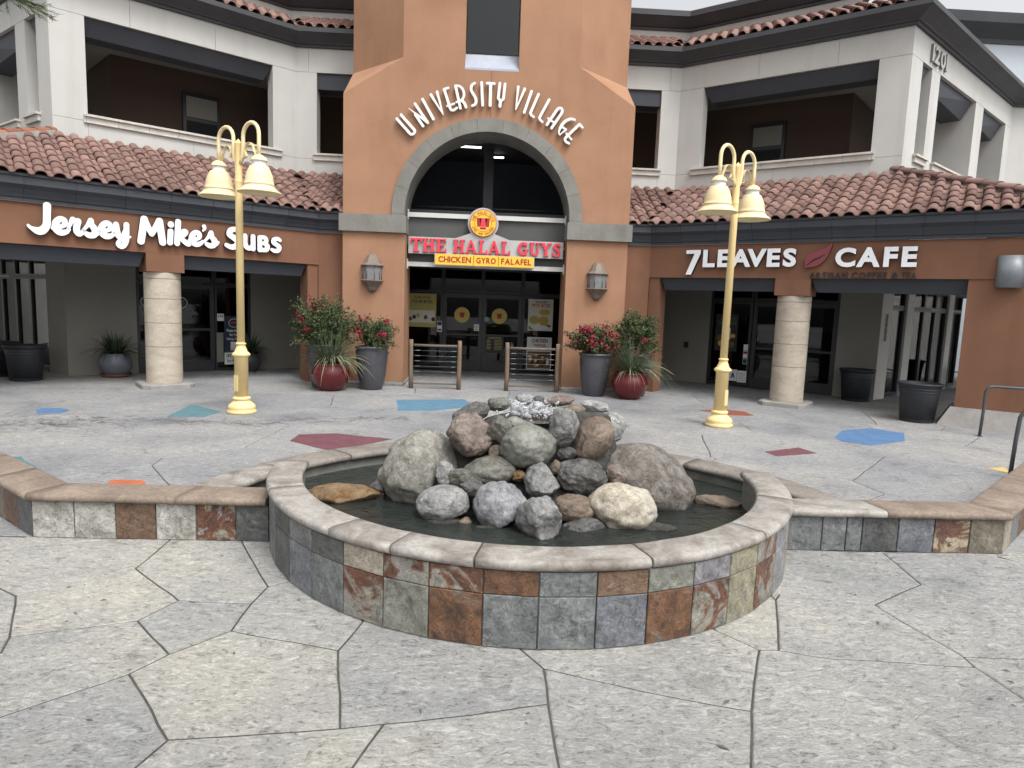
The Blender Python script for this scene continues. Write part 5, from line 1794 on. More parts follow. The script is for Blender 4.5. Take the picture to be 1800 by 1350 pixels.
for c_, a in lets:
    pr, adv = DECO[c_]
    lp = glyph('deco'+c_, pr, -.22, -.12, .42, 1.14, .02)
    ar_ = R(a)
    ex = Vector((math.sin(ar_), 0, -math.cos(ar_))); ey = Vector((math.cos(ar_), 0, math.sin(ar_)))
    org = Vector((0, TY-.04, AZ))+ey*2.34
    h_ = .47 if c_ != 'T' and c_ != 'I' else .47
    mb = MB()
    letter_mesh(mb, lp, lambda x, y, d: org+ex*(x-adv/2)*.56+ey*y*h_+Vector((0, -d, 0)), .06)
    mb.build('letter', ['lwhite', 'lwhite'], sgn)

# restaurant sign between the piers
RS = thing('restaurant_sign', 'red serif letters, yellow strip and round emblem between the tower piers', 'sign', (0, 15.1, 2.7))
def FP(x, z, d): return Vector((x, 15.0-d, z))
MB().box(-1.775, 1.775, 15.20, 15.26, 2.70, 3.80).build('backing_band', 'panel', RS)
for z in (3.83, 2.735):
    b_ = MB().box(-1.78, 1.78, 15.13, 15.19, z-.05, z+.05).build('crossbar', 'bar', RS)
    for s in (-1, 1):
        MB().box(min(s*1.765, s*1.788), max(s*1.765, s*1.788), 15.10, 15.22, z-.11, z+.11).build('end_plate', 'bar', b_)
b_ = MB().box(-1.78, 1.78, 15.13, 15.185, 3.17, 3.23).build('crossbar', 'bar', RS)
# shaped metal panel
mb = MB()
pp = [(-1.75, 2.965), (1.74, 2.965), (1.74, 3.335), (.52, 3.335)]
pp += [(-.09+.345*math.cos(R(a)), 3.68+.345*math.sin(R(a))) for a in range(-40, 221, 10)]
pp += [(-.70, 3.335), (-1.75, 3.335)]
n = len(pp)
tri = tessellate_polygon([[Vector((x, z, 0)) for x, z in pp]])
mb.add([(x, 15.03, z) for x, z in pp], tri)
mb.add([(x, 15.03, z) for x, z in pp]+[(x, 15.12, z) for x, z in pp], [(i, (i+1) % n, n+(i+1) % n, n+i) for i in range(n)])
mb.build('metal_panel', 'metalgrey', RS)
mbk = MB()
def disc(y0, y1, r0, mi=0, c=(-.09, 3.68), seg=40):
    mb = MB()
    vs_ = [(c[0]+r0*math.cos(2*math.pi*k/seg), y, c[1]+r0*math.sin(2*math.pi*k/seg)) for y in (y0, y1) for k in range(seg)]
    mb.add(vs_, [tuple(range(seg)), tuple(range(2*seg-1, seg-1, -1))]+[(k, (k+1) % seg, seg+(k+1) % seg, seg+k) for k in range(seg)])
    return mb
em = disc(14.975, 15.029, .30).build('emblem', 'dred', RS)
disc(14.968, 14.974, .287).build('emblem_face', 'yellow', em)
def ringp(y, r0, r1, mat, name, parent, c=(-.09, 3.68), seg=40, dy=.004):
    mb = MB()
    vs_ = []
    for rr_ in (r0, r1):
        for k in range(seg):
            a = 2*math.pi*k/seg
            vs_.append((c[0]+rr_*math.cos(a), y, c[1]+rr_*math.sin(a)))
    mb.add(vs_, [(k, (k+1) % seg, seg+(k+1) % seg, seg+k) for k in range(seg)])
    return mb.build(name, mat, parent, recalc=False)
ringp(14.965, .183, .193, 'dred', 'emblem_ring', em)
# gyro motif
for k, (x, w0, w1, mt) in enumerate(((-.185, .05, .035, 'dred'), (-.09, .085, .055, 'red'), (.005, .05, .035, 'dred'))):
    mb = MB()
    mb.add([(x-w1, 14.9655, 3.60), (x+w1, 14.9655, 3.60), (x+w0, 14.9655, 3.79), (x-w0, 14.9655, 3.79)], [(0, 1, 2, 3)])
    mb.build('emblem_motif', mt, em, recalc=False)
mb = MB(); mb.add([(-.17, 14.9655, 3.545), (-.01, 14.9655, 3.545), (-.03, 14.9655, 3.59), (-.15, 14.9655, 3.59)], [(0, 1, 2, 3)])
mb.build('emblem_motif', 'dred', em, recalc=False)
def ring_text(txt, a0, a1, rad, h, flip, parent, c=(-.09, 3.68), y=14.964, mat='dred'):
    n = len(txt)
    for i, ch in enumerate(txt):
        if ch == ' ': continue
        a = R(a0+(a1-a0)*i/(n-1))
        ex = Vector((math.sin(a), 0, -math.cos(a))); ey = Vector((math.cos(a), 0, math.sin(a)))
        if flip: ex, ey = -ex, -ey
        org = Vector((c[0], y, c[1]))+Vector((math.cos(a), 0, math.sin(a)))*rad
        wch = h*.62*(.35 if ch == 'I' else 1)
        text_part('emblem_letter', ch, parent, lambda x, z, d: org+ex*x+ey*z, -wch/2, wch/2, -h/2, h/2, 0, (mat, mat), .02)
ring_text('THE HALAL GUYS', 165, 15, .238, .062, False, em)
ring_text('GYRO AND CHICKEN', 205, 335, .238, .055, True, em)
# serif capitals
def slab_letters():
    b = lambda x0, y0, x1, y1: ('b', x0, y0, x1, y1)
    sh = .075
    D = {}
    D['T'] = ([b(.30, 0, .50, 1), b(.0, .86, .80, 1), b(.0, .68, .09, 1), b(.71, .68, .80, 1), b(.18, 0, .62, sh)], .80)
    D['H'] = ([b(.10, 0, .30, 1), b(.60, 0, .80, 1), b(.2, .45, .7, .58), b(0, 0, .40, sh), b(.5, 0, .9, sh), b(0, 1-sh, .4, 1), b(.5, 1-sh, .9, 1)], .90)
    D['E'] = ([b(.10, 0, .30, 1), b(0, 0, .72, .10), b(0, .90, .70, 1), b(.2, .45, .52, .57), b(.63, 0, .72, .28), b(.62, .74, .70, 1), b(.47, .38, .54, .64)], .74)
    D['A'] = ([('p', [(.06, 0), (.17, 0), (.45, .78), (.40, 1.0), (.34, 1.0)]), ('p', [(.36, 1.0), (.50, 1.0), (.86, 0), (.64, 0)]), b(.2, .26, .68, .36), b(0, 0, .30, sh), b(.56, 0, .95, sh)], .95)
    D['L'] = ([b(.10, 0, .30, 1), b(0, 0, .70, .10), b(0, 1-sh, .42, 1), b(.61, 0, .70, .32)], .72)
    D['G'] = ([('c', None, list(zip(arcp(.46, .5, .34, .40, 50, 320, 18, .105), arcp(.46, .5, .34, .40, 50, 320, 18, .105)[1:]))), b(.62, .06, .80, .46), b(.48, .40, .90, .47), b(.70, .70, .79, .98)], .92)
    D['U'] = ([b(.10, .3, .30, 1), b(.64, .3, .76, 1), cap_(arcp(.45, .32, .25, .24, 180, 360, 10, .085)), b(0, 1-sh, .42, 1), b(.52, 1-sh, .88, 1)], .88)
    D['Y'] = ([b(.36, 0, .56, .5), ('p', [(.04, 1), (.28, 1), (.56, .5), (.36, .42)]), ('p', [(.80, 1), (.66, 1), (.42, .5), (.54, .44)]), b(.24, 0, .68, sh), b(-.04, 1-sh, .38, 1), b(.56, 1-sh, .92, 1)], .90)
    D['S'] = ([sm_([(.60, .80, .08), (.44, .92, .085), (.22, .86, .10), (.18, .68, .105), (.36, .54, .11), (.56, .38, .11), (.54, .14, .105), (.30, .07, .09), (.10, .18, .08)]), b(.60, .70, .68, .98), b(.04, .03, .12, .30)], .74)
    return D
SER = slab_letters()
def FPt(x, z, d): return Vector((x, 15.028-d, z))
for wd, x0, x1 in (('THE', -1.70, -.88), ('HALAL', -.745, .56), ('GUYS', .70, 1.70)):
    w = word_w(wd, SER, .06)
    sign_word(RS, wd, SER, FPt, x0, 3.005, .295, kern=.06, depth=.07, mats=('red', 'dred'), xs=(x1-x0)/w/.295)
lb = MB().box(-1.16, 1.09, 14.98, 15.06, 2.715, 2.985).build('strip_box', 'metalgrey', RS)
MB().box(-1.14, 1.07, 14.955, 14.979, 2.735, 2.965).build('strip_face', 'yellow', lb)
def FY(x, z, d): return Vector((x, 14.952-d, z))
for wd, x0, x1 in (('CHICKEN', -1.07, -.34), ('GYRO', -.22, .22), ('FALAFEL', .34, 1.02)):
    font_word('strip_letter', wd, lb, FY, x0, x1, 2.79, 2.92, .002, ('dred', 'dred'), .025, .07)
for x in (-.28, .28):
    MB().box(x-.006, x+.006, 14.951, 14.954, 2.75, 2.95).build('divider', 'dred', lb)

# house number on the right side wall
NUM = thing('house_number', 'grey metal numerals on the pale side wall under the cornice', 'sign', tuple(WS(1, 1.3, -.02, 7.5)))
def FN(x, z, d): return WS(1, x, -d-.004, z)
font_word('numeral', '1201', NUM, FN, .98, 1.95, 7.50, 7.86, .05, ('metalgrey', 'grystone'), .02, .1)
# ================================================================== lamp posts
def make_lamp(label, loc, rz, group):
    root = thing('lamp_post', label, 'street lamp', (0, 0, 0), 0, group)
    MB().lathe([(.215, 0), (.225, .015), (.225, .05), (.20, .065), (.215, .09), (.205, .13), (.15, .175), (.125, .20), (.118, .215), (.135, .225), (.14, .245), (.125, .262), (.104, .27)], 32).build('base', 'lampyel', root)
    lo_ = MB().lathe([(.104, .27), (.104, .905), (.118, .915), (.14, .935), (.14, .955), (.12, .975), (.10, .99), (.075, 1.06), (.064, 1.10), (.078, 1.108), (.08, 1.125), (.066, 1.135), (.052, 1.14)], 28).build('lower_shaft', 'lampyel', root)
    hatch = MB()
    hatch.hexa([(-.045, -.1055, .36), (.045, -.1055, .36), (.045, -.09, .36), (-.045, -.09, .36), (-.045, -.1055, .62), (.045, -.1055, .62), (.045, -.09, .62), (-.045, -.09, .62)])
    hatch.build('hatch', 'lampyel', lo_)
    MB().lathe([(.06, 1.14), (.055, 3.60), (.055, 3.605), (.06, 3.62), (.06, 3.64), (.055, 3.655), (.054, 3.66), (.054, 4.19), (.056, 4.195), (.056, 4.21), (.035, 4.235), (.012, 4.26), (.0, 4.276)], 24).build('upper_shaft', 'lampyel', root)
    for sgn_ in (-1, 1):
        path = [(sgn_*.045, 0, 3.90), (sgn_*.09, 0, 3.96), (sgn_*.115, 0, 4.08), (sgn_*.12, 0, 4.22)]
        cx, rx = .31, .19
        for k in range(11):
            a = math.pi*(1-k/10)
            path.append((sgn_*(cx+rx*math.cos(a)), 0, 4.29+.19*math.sin(a)))
        path += [(sgn_*.50, 0, 4.15), (sgn_*.50, 0, 3.98)]
        arm = MB().tube(path, .029, 10).build('arm', 'lampyel2', root)
        # flat scroll strap
        st = []
        for (x, z) in cr([(.49, 3.985, 0), (.45, 3.965, 0), (.39, 4.06, 0), (.33, 4.17, 0), (.23, 4.18, 0), (.17, 4.08, 0), (.20, 3.99, 0), (.09, 3.97, 0)], 5) and [(p[0], p[1]) for p in cr([(.49, 3.985, 0), (.45, 3.965, 0), (.39, 4.06, 0), (.33, 4.17, 0), (.23, 4.18, 0), (.17, 4.08, 0), (.20, 3.99, 0), (.09, 3.97, 0)], 5)]:
            st.append((sgn_*x, z))
        mb = MB(); n = len(st)
        mb.add([(x, y, z) for y in (-.022, .022) for x, z in st]+[(x, y, z+.006) for y in (-.022, .022) for x, z in st], [(i, i+1, n+i+1, n+i) for i in range(n-1)]+[(2*n+i, 3*n+i, 3*n+i+1, 2*n+i+1) for i in range(n-1)]+[(i, 2*n+i, 2*n+i+1, i+1) for i in range(n-1)]+[(n+i, n+i+1, 3*n+i+1, 3*n+i) for i in range(n-1)])
        mb.build('scroll', 'lampyel', arm)
        c = (sgn_*.50, 0, 0)
        sh = MB().lathe([(.0, 3.99), (.05, 3.985), (.10, 3.95), (.125, 3.905), (.125, 3.895), (.10, 3.893)], 32, c).build('shade_cap', 'lampyel2', root)
        MB().lathe([(.105, 3.895), (.105, 3.82)], 32, c, cap=False).build('collar', 'collar', sh)
        MB().lathe([(.10, 3.825), (.135, 3.82), (.145, 3.80), (.17, 3.75), (.195, 3.68), (.205, 3.60), (.212, 3.565), (.225, 3.555), (.225, 3.545), (.215, 3.54), (.25, 3.49), (.31, 3.445), (.318, 3.43), (.312, 3.425), (.25, 3.462), (.19, 3.52), (.18, 3.62), (.12, 3.78)], 40, c, cap=False).build('lamp_shade', 'lampyel2', sh)
        MB().lathe([(.0, 3.52), (.17, 3.52), (.17, 3.545), (0, 3.545)], 24, c, cap=False).build('lens', 'clearglass', sh)
    root.location = loc
    root.rotation_euler = (0, 0, rz)
    return root
lamp = make_lamp('cream yellow twin bell lamp post in front of the script lettering', (.048-3.918, 10.623, 0), R(-35), 'twin bell lamp posts')
l2 = copy_tree(lamp)
l2.location = (.048+3.918, 10.623, 0); l2.rotation_euler = (0, 0, R(38))
l2['label'] = 'cream yellow twin bell lamp post in front of the coffee shop'

# ================================================================== wall lanterns on the piers
def make_lantern(label, x):
    root = thing('wall_lantern', label, 'lantern', (x, TY, 2.1), group='bronze lanterns on the tower piers')
    def oct_(r, z, k=1.0):
        pts = [(-1, 0), (-.86, -.55), (-.4, -.95), (.4, -.95), (.86, -.55), (1, 0)]
        return [(x+r*p[0], TY-.005+r*p[1], z) for p in pts]
    def loft(secs, name, mat, parent=root):
        mb = MB(); m_ = 6
        vs_ = [p for r_, z in secs for p in oct_(r_, z)]
        fs_ = []
        for i in range(len(secs)-1):
            for k in range(m_):
                k2 = (k+1) % m_
                fs_.append((i*m_+k, i*m_+k2, (i+1)*m_+k2, (i+1)*m_+k))
        fs_ += [tuple(range(m_)), tuple((len(secs)-1)*m_+k for k in range(m_))]
        mb.add(vs_, fs_)
        return mb.build(name, mat, parent)
    loft([(.245, 2.63), (.25, 2.645), (.235, 2.66), (.19, 2.70), (.15, 2.78), (.115, 2.85), (.06, 2.89), (.02, 2.90)], 'roof', 'bronze')
    loft([(.235, 2.33), (.25, 2.315), (.24, 2.295), (.19, 2.25), (.13, 2.18), (.10, 2.11), (.05, 2.06), (.01, 2.05)], 'bottom_bowl', 'bronze')
    g_ = loft([(.20, 2.335), (.205, 2.627)], 'glass_panes', 'clearglass')
    for p in oct_(.208, 0):
        MB().tube([(p[0], p[1], 2.33), (p[0], p[1]-.0, 2.632)], .009, 6).build('glazing_bar', 'bronze', root)
    MB().box(x-.19, x+.19, TY-.012, TY-.002, 2.33, 2.64).build('back_plate', 'bronze', root)
    for dx in (-.05, .05):
        cnd = MB().lathe([(.016, 2.34), (.016, 2.42)], 10, (x+dx, TY-.10, 0)).build('candle', 'lwhite', root)
        MB().lathe([(.008, 2.42), (.020, 2.45), (.015, 2.49), (.0, 2.52)], 10, (x+dx, TY-.10, 0)).build('bulb', 'white', cnd)
    return root
make_lantern('weathered bronze wall lantern on the tower pier next to the script lettering wing', -2.5)
make_lantern('weathered bronze wall lantern on the tower pier next to the coffee shop wing', 2.5)
# half round sconce on the right pier
sc_ = thing('wall_sconce', 'grey half round metal sconce on the brown corner pier', 'wall light', tuple(W(1, 6.6, 0, 2.75)))
mb = MB()
def half(r0, z0, z1):
    vs_ = []; nn = 16
    for z in (z0, z1):
        for k in range(nn+1):
            a = math.pi*k/nn
            vs_.append(W(1, 6.62+r0*math.cos(a), -.75*r0*math.sin(a)-.002, z))
    fs_ = [(k, k+1, nn+2+k, nn+1+k) for k in range(nn)]+[tuple(range(nn+1)), tuple(range(nn+1, 2*nn+2))]
    return vs_, fs_
mb.add(*half(.20, 2.49, 3.03), 0, True)
mb.sm[-1] = mb.sm[-2] = False
mb.build('shade', 'sconce', sc_)
mb = MB(); mb.add(*half(.17, 2.478, 2.489)); mb.build('lens', 'clearglass', sc_)

# ================================================================== potted plants
def leafcloud(mb, centres, n, size, rnd, mi=0, droop=0):
    for k in range(n):
        c, rad = rnd.choice(centres)
        d = Vector((rnd.gauss(0, 1), rnd.gauss(0, 1), rnd.gauss(0, 1)))
        if d.length < .01: continue
        d.normalize()
        p = Vector(c)+Vector((d.x*rad[0], d.y*rad[1], d.z*rad[2]))*(rnd.uniform(.35, 1.0)**.6)
        if p.y > 14.70 and abs(p.x) < 3.2 and abs(p.x) > 1.7: continue
        a = Vector((rnd.gauss(0, 1), rnd.gauss(0, 1), rnd.gauss(0, .7)-droop)).normalized()
        b = a.cross(Vector((rnd.gauss(0, 1), rnd.gauss(0, 1), rnd.gauss(0, 1)))).normalized()
        s_ = size*rnd.uniform(.6, 1.35)
        nrm = a.cross(b)
        mb.add([p-a*s_, p+b*s_*.5+nrm*s_*.15, p+a*s_, p-b*s_*.5+nrm*s_*.15], [(0, 1, 2), (0, 2, 3)], mi)
def sprigs(root, base, tips, rnd, nl, size, flowers=.0, name_stem='stem'):
    """arching stems with leaves and bracts"""
    st = MB(); lv = MB(); fl = MB()
    for tp in tips:
        b = Vector(base)+Vector((rnd.uniform(-.08, .08), rnd.uniform(-.08, .08), 0))
        t = Vector(tp)
        mid = b.lerp(t, .5)+Vector((rnd.uniform(-.06, .06), rnd.uniform(-.06, .06), .18))
        pts = []
        for k in range(9):
            u = k/8
            pts.append(b*(1-u)**2+mid*2*u*(1-u)+t*u*u)
        st.tube(pts, [.011-.0009*k for k in range(9)], 5, cap=False)
        fstem = rnd.random() < flowers
        for k in range(nl):
            u = rnd.uniform(.28, 1.0)
            q = b*(1-u)**2+mid*2*u*(1-u)+t*u*u
            q = q+Vector((rnd.gauss(0, .045), rnd.gauss(0, .045), rnd.gauss(0, .045)))
            if q.y > 14.71 and 1.7 < abs(q.x) < 3.22: q.y = 14.70-rnd.random()*.05
            a = Vector((rnd.gauss(0, 1), rnd.gauss(0, 1), rnd.gauss(-.2, .8))).normalized()
            c = a.cross(Vector((rnd.gauss(0, 1), rnd.gauss(0, 1), rnd.gauss(0, 1)))).normalized()
            s_ = size*rnd.uniform(.6, 1.3)
            nr = a.cross(c)
            isf = fstem and u > .72 and rnd.random() < .75
            tgt = fl if isf else lv
            if isf: s_ *= 1.15
            tgt.add([q-a*s_, q+c*s_*(.75 if isf else .48)+nr*s_*.2, q+a*s_, q-c*s_*(.75 if isf else .48)+nr*s_*.2], [(0, 1, 2), (0, 2, 3)], 0 if rnd.random() < .7 else 1)
    st.build('stems', 'twig', root)
    f = lv.build('foliage', ['leaf', 'leafb'], root, recalc=False)
    if fl.f: tag(fl.build('flowers', ['flower', 'flower'], root, recalc=False), kind='stuff')
def tallpot(root, x, y, h=.78, r=.30, mat='potgrey'):
    MB().lathe([(.215, 0), (.222, .02), (.25, .10), (.295, h*.35), (r-.005, h*.65), (r+.012, h-.12), (r+.005, h-.06), (r+.022, h-.045), (r+.03, h-.02), (r+.02, h), (r-.03, h), (r-.035, h-.03), (r-.04, h-.06)], 36, (x, y, 0)).build('pot', mat, root)
    MB().lathe([(.0, h-.06), (r-.035, h-.055)], 24, (x, y, 0), cap=False).build('soil', 'soil', root)
def roundpot(root, x, y, h=.52, r=.36, mat='potred'):
    MB().lathe([(r*.52, 0), (r*.56, .012), (r*.82, h*.22), (r*.98, h*.5), (r, h*.62), (r*.93, h*.82), (r*.82, h*.93), (r*.86, h*.97), (r*.86, h), (r*.76, h), (r*.74, h*.95)], 36, (x, y, 0)).build('pot', mat, root)
    MB().lathe([(.0, h*.93), (r*.75, h*.935)], 24, (x, y, 0), cap=False).build('soil', 'soil', root)
def grasses(root, x, y, z, n, L, rnd, mats=('blade', 'bladep'), wid=.011, spread=1.0, bundles='blades'):
    mb = MB()
    for k in range(n):
        a = rnd.uniform(0, 6.283)
        tilt = rnd.uniform(.10, 1.0)**.8*spread
        ll = L*rnd.uniform(.65, 1.1)
        d = Vector((math.cos(a), math.sin(a), 0))
        sd_ = Vector((-d.y, d.x, 0))
        b = Vector((x, y, z))+d*rnd.uniform(.02, .12)
        vx = tilt*1.05+.05; vz = 1.25-.45*tilt
        g_ = 1.05*tilt**1.5+.06
        mi = 1 if (tilt > .75*spread and rnd.random() < .22) else 0
        pts = []
        for j in range(8):
            u = j/7
            pts.append(b+d*(vx*u*ll)+Vector((0, 0, (vz*u-g_*u*u)*ll)))
        vs_ = []
        for j, p in enumerate(pts):
            w_ = wid*(1-.85*(j/7)**1.5)
            if p.z < .01: p.z = .01+.002*j
            if p.y > 14.7 and 1.7 < abs(p.x) < 3.25: p.y = 14.69
            vs_ += [p-sd_*w_, p+sd_*w_+Vector((0, 0, .004))]
        mb.add(vs_, [(2*j, 2*j+1, 2*j+3, 2*j+2) for j in range(7)], mi)
    mb.build(bundles, list(mats), root, recalc=False)
rp = random.Random(21)
def bougain(label, x, y, top, spread, nst, flowers, pot, h=.78, lean=0):
    root = thing('potted_bougainvillea', label, 'plant', (x, y, 0), group='bougainvilleas in tall pots')
    tallpot(root, x, y, h, .325, pot)
    tips = []
    for k in range(nst):
        a = rp.uniform(0, 6.283); rr_ = spread*rp.uniform(.2, 1.0)
        z = h+rp.uniform(.05, 1.0)**.8*(top-h)*(1-.35*(rr_/spread)**2)+ (0 if rp.random() > .18 else -.25)
        tips.append((x+rr_*math.cos(a)+lean*rp.random(), min(y+rr_*math.sin(a)*.7, 14.66 if abs(x) < 3.3 else 99), max(.35, z)))
    sprigs(root, (x, y, h-.06), tips, rp, 60, .032, flowers)
    return root
bougain('tall leafy bougainvillea in a dark pot behind the left oxblood pot', -3.42, 14.12, 2.0, .84, 160, .05, 'potgrey', .92)
bougain('bougainvillea with red bracts in a charcoal pot beside the left tower pier', -2.36, 13.98, 1.62, .60, 80, .20, 'potgrey', .92, .12)
bougain('bougainvillea heavy with crimson bracts in a charcoal pot beside the right tower pier', 2.42, 14.02, 1.56, .60, 84, .45, 'potgrey', .92, -.2)
bougain('tall leafy bougainvillea in a dark pot behind the right oxblood pot', 3.34, 14.18, 1.95, .66, 140, .06, 'potgrey', .92)
def yucca(label, x, y, mat, h, r, n, L, mats, saucer=False, group='strap leaved plants in round pots', spread=1.0, wid=.011):
    root = thing('potted_grass_plant', label, 'plant', (x, y, 0), group=group)
    if saucer:
        MB().lathe([(.0, 0), (r*.78, 0), (r*.98, .07), (r*.93, .07), (r*.75, .02), (0, .02)], 32, (x, y, 0), cap=False).build('saucer', 'saucer', root)
    roundpot(root, x, y, h, r, mat)
    grasses(root, x, y, h*.9, n, L, rp, mats, wid, spread)
    return root
yucca('spiky grass plant with pale arching blades in a left oxblood round pot by the tower', -3.14, 13.62, 'potred', .57, .39, 300, .88, ('blade', 'bladep'))
yucca('spiky grass plant in a right oxblood round pot with pale outer blades', 3.12, 13.68, 'potred', .56, .385, 280, .86, ('blade', 'bladep'))
p_ = W(-1, 3.62, 2.45, 0)
yucca('dark strap leaved lily in a blue grey pot on a terracotta saucer', p_.x, p_.y, 'potblue', .52, .33, 150, .62, ('bladed', 'blade'), True, wid=.02)
p_ = W(-1, .72, 2.55, 0)
yucca('dark strap leaved lily in a charcoal pot by the pickup poster', p_.x, p_.y, 'potgrey', .45, .30, 130, .62, ('bladed', 'blade'), False, wid=.02)

# ================================================================== trash cans (nursery tubs)
def make_bin(label, loc, k=1.0):
    root = thing('trash_can', label, 'trash can', (0, 0, 0), group='black plastic tub trash cans')
    MB().lathe([(.0, .004), (.28, .0), (.285, .01), (.325, .55), (.335, .555), (.338, .585), (.33, .595), (.345, .605), (.35, .64), (.342, .65), (.358, .66), (.365, .70), (.38, .71), (.38, .735), (.37, .74), (.345, .735), (.335, .60), (.29, .06), (.0, .05)], 48, cap=False).build('tub', 'bin', root)
    MB().lathe([(.382, .705), (.392, .712), (.392, .732), (.378, .742), (.36, .74)], 48, cap=False).build('rim', 'bin', root)
    MB().lathe([(0, .56), (.325, .57)], 24, cap=False).build('liner', 'blackp', root)
    root.location = loc; root.scale = (k, k, k)
    return root
b1 = make_bin('black tub trash can standing beside the concrete plinth of the corner pier', (8.13, 11.75, 0), .98)
b2 = copy_tree(b1); b2.location = (8.53, 14.5, 0); b2['label'] = 'black tub trash can against the pale wall right of the stone column'
b3 = copy_tree(b1); b3.location = (-9.35, 13.75, 0); b3['label'] = 'black tub trash can near the blue grey potted lily'
b4 = copy_tree(b1); p_ = SS(1, 5.0, -.75, 0); b4.location = p_; b4['label'] = 'black tub trash can deep in the side passage of the coffee shop'
b5 = copy_tree(b1); b5.location = (-10.3, 14.35, 0); b5['label'] = 'black tub trash can half hidden behind another in the left arcade'

# ================================================================== entry fences
def fence(label, x0, x1, y):
    root = thing('cable_fence', label, 'fence', ((x0+x1)/2, y, 0), group='post and cable fences at the tower entrance')
    for x in (x0, x1):
        pts = [(x+rp.uniform(-.006, .006), y+rp.uniform(-.006, .006), z) for z in (0, .3, .6, .9, 1.07)]
        MB().tube(pts, [.050, .047, .048, .045, .043], 12).build('post', 'wood', root)
    MB().tube([(x0+.05, y, .95), ((x0+x1)/2, y-.005, .945), (x1-.05, y, .95)], .028, 10).build('top_rail', 'greywood', root)
    MB().box(x0+.05, x1-.05, y-.02, y+.02, .09, .13).build('bottom_rail', 'greywood', root)
    for k in range(6):
        z = .26+k*.115
        c_ = MB().tube([(x0+.05, y, z), (x1-.05, y, z)], .003, 6).build('cable', 'cable', root)
        for xx in (x0+.07, x1-.20):
            MB().tube([(xx, y, z), (xx+.03, y, z), (xx+.10, y, z), (xx+.13, y, z)], [.004, .008, .008, .004], 6).build('turnbuckle', 'cable', c_)
    return root
fence('wooden post and cable fence left of the restaurant entrance', -1.57, -.52, 14.32)
fence('wooden post and cable fence right of the restaurant entrance', .53, 1.64, 14.34)

# ================================================================== handrails by the right corner
def rail(label, pts):
    root = thing('handrail', label, 'handrail', tuple(Vector((pts[0][0], pts[0][1], 0))), group='grey pipe handrails')
    MB().tube(pts, .024, 10).build('pipe', 'rail', root)
    MB().lathe([(.05, 0), (.05, .008), (.028, .012)], 16, (pts[0][0], pts[0][1], .0)).build('foot_plate', 'rail', root)
    return root
def smooth3(pts, k=6):
    out = []
    for q in cr([tuple(p) for p in pts], k): out.append(Vector(q))
    return out
rail('grey bent pipe handrail rising against the brown corner pier', [Vector((8.26, 10.34, 0)), Vector((8.27, 10.33, .45))]+smooth3([(8.27, 10.33, .74), (8.30, 10.31, .82), (8.38, 10.27, .84), (8.60, 10.12, .845), (8.85, 9.98, .86), (9.2, 9.78, .98), (9.7, 9.5, 1.12)]))
rail('grey square topped handrail behind the right seat wall', [Vector((6.45, 7.52, 0)), Vector((6.46, 7.51, .5))]+smooth3([(6.47, 7.50, .76), (6.52, 7.47, .86), (6.62, 7.42, .90), (7.0, 7.2, .98), (7.5, 6.95, 1.1)]))

# ================================================================== posters, decals and notices (flat prints)
def pal(name, c): return plain(name, c, .6)
MT['p_yel'] = pal('poster_yellow', (.52, .46, .15)); MT['p_cream'] = pal('poster_cream', (.78, .75, .62)); MT['p_white'] = pal('poster_white', (.80, .81, .80)); MT['p_navy'] = pal('poster_navy', (.018, .028, .06))
MT['p_dark'] = pal('poster_dark', (.03, .03, .032)); MT['p_green'] = pal('poster_green', (.10, .16, .03)); MT['p_gold'] = pal('poster_gold', (.62, .42, .09)); MT['p_brown'] = pal('poster_brown', (.16, .09, .04))
def prt(parent, fmap, x0, x1, z0, z1, mat, name='print', d=.001):
    mb = MB()
    mb.add([fmap(x0, z0, d), fmap(x1, z0, d), fmap(x1, z1, d), fmap(x0, z1, d)], [(0, 1, 2, 3)])
    return mb.build(name, mat, parent, recalc=False)
def oval(parent, fmap, cx, cz, rx, rz_, mat, name='print', d=.001, seg=24):
    mb = MB()
    mb.add([fmap(cx+rx*math.cos(2*math.pi*k/seg), cz+rz_*math.sin(2*math.pi*k/seg), d) for k in range(seg)], [tuple(range(seg))])
    return mb.build(name, mat, parent, recalc=False)
def sheet(name, label, fmap, x0, x1, z0, z1, mat, cat='poster', group=None):
    root = thing(name, label, cat, tuple(fmap((x0+x1)/2, z0, 0)), group=group)
    mb = MB()
    p = [fmap(x, z, d) for d in (0, -.003) for x, z in ((x0, z0), (x1, z0), (x1, z1), (x0, z1))]
    mb.hexa([p[0], p[1], p[2], p[3], p[4], p[5], p[6], p[7]])
    mb.build('sheet', mat, root)
    return root
def TX(root, body, fmap, x0, x1, z0, z1, mat, bold=.012):
    return text_part('lettering', body, root, lambda x, z, d: fmap(x, z, .002), x0, x1, z0, z1, 0, (mat, mat), bold)
def GD(x, z, d): return Vector((x, DY-.045-d, z))
r0 = sheet('window_poster', 'yellow food poster on the glass left of the restaurant doors', GD, -2.14, -1.34, 1.20, 2.12, 'p_yel')
TX(r0, 'CHOOSE', GD, -1.95, -1.50, 1.98, 2.05, 'dred', .02); TX(r0, 'YOUR BITES', GD, -2.02, -1.45, 1.86, 1.94, 'p_dark', .02)
prt(r0, GD, -2.10, -1.38, 1.32, 1.66, 'p_cream')
for k in range(7): oval(r0, GD, -2.05+k*.105, 1.42+.05*(k % 3), .05, .06, ('p_brown', 'p_dark', 'p_gold', 'p_white', 'p_brown', 'p_white', 'p_dark')[k], d=.0015+.0002*k)
r0 = sheet('window_poster', 'cream poster of golden pita bites on the glass right of the restaurant doors', GD, 1.22, 1.92, 1.20, 2.08, 'p_cream')
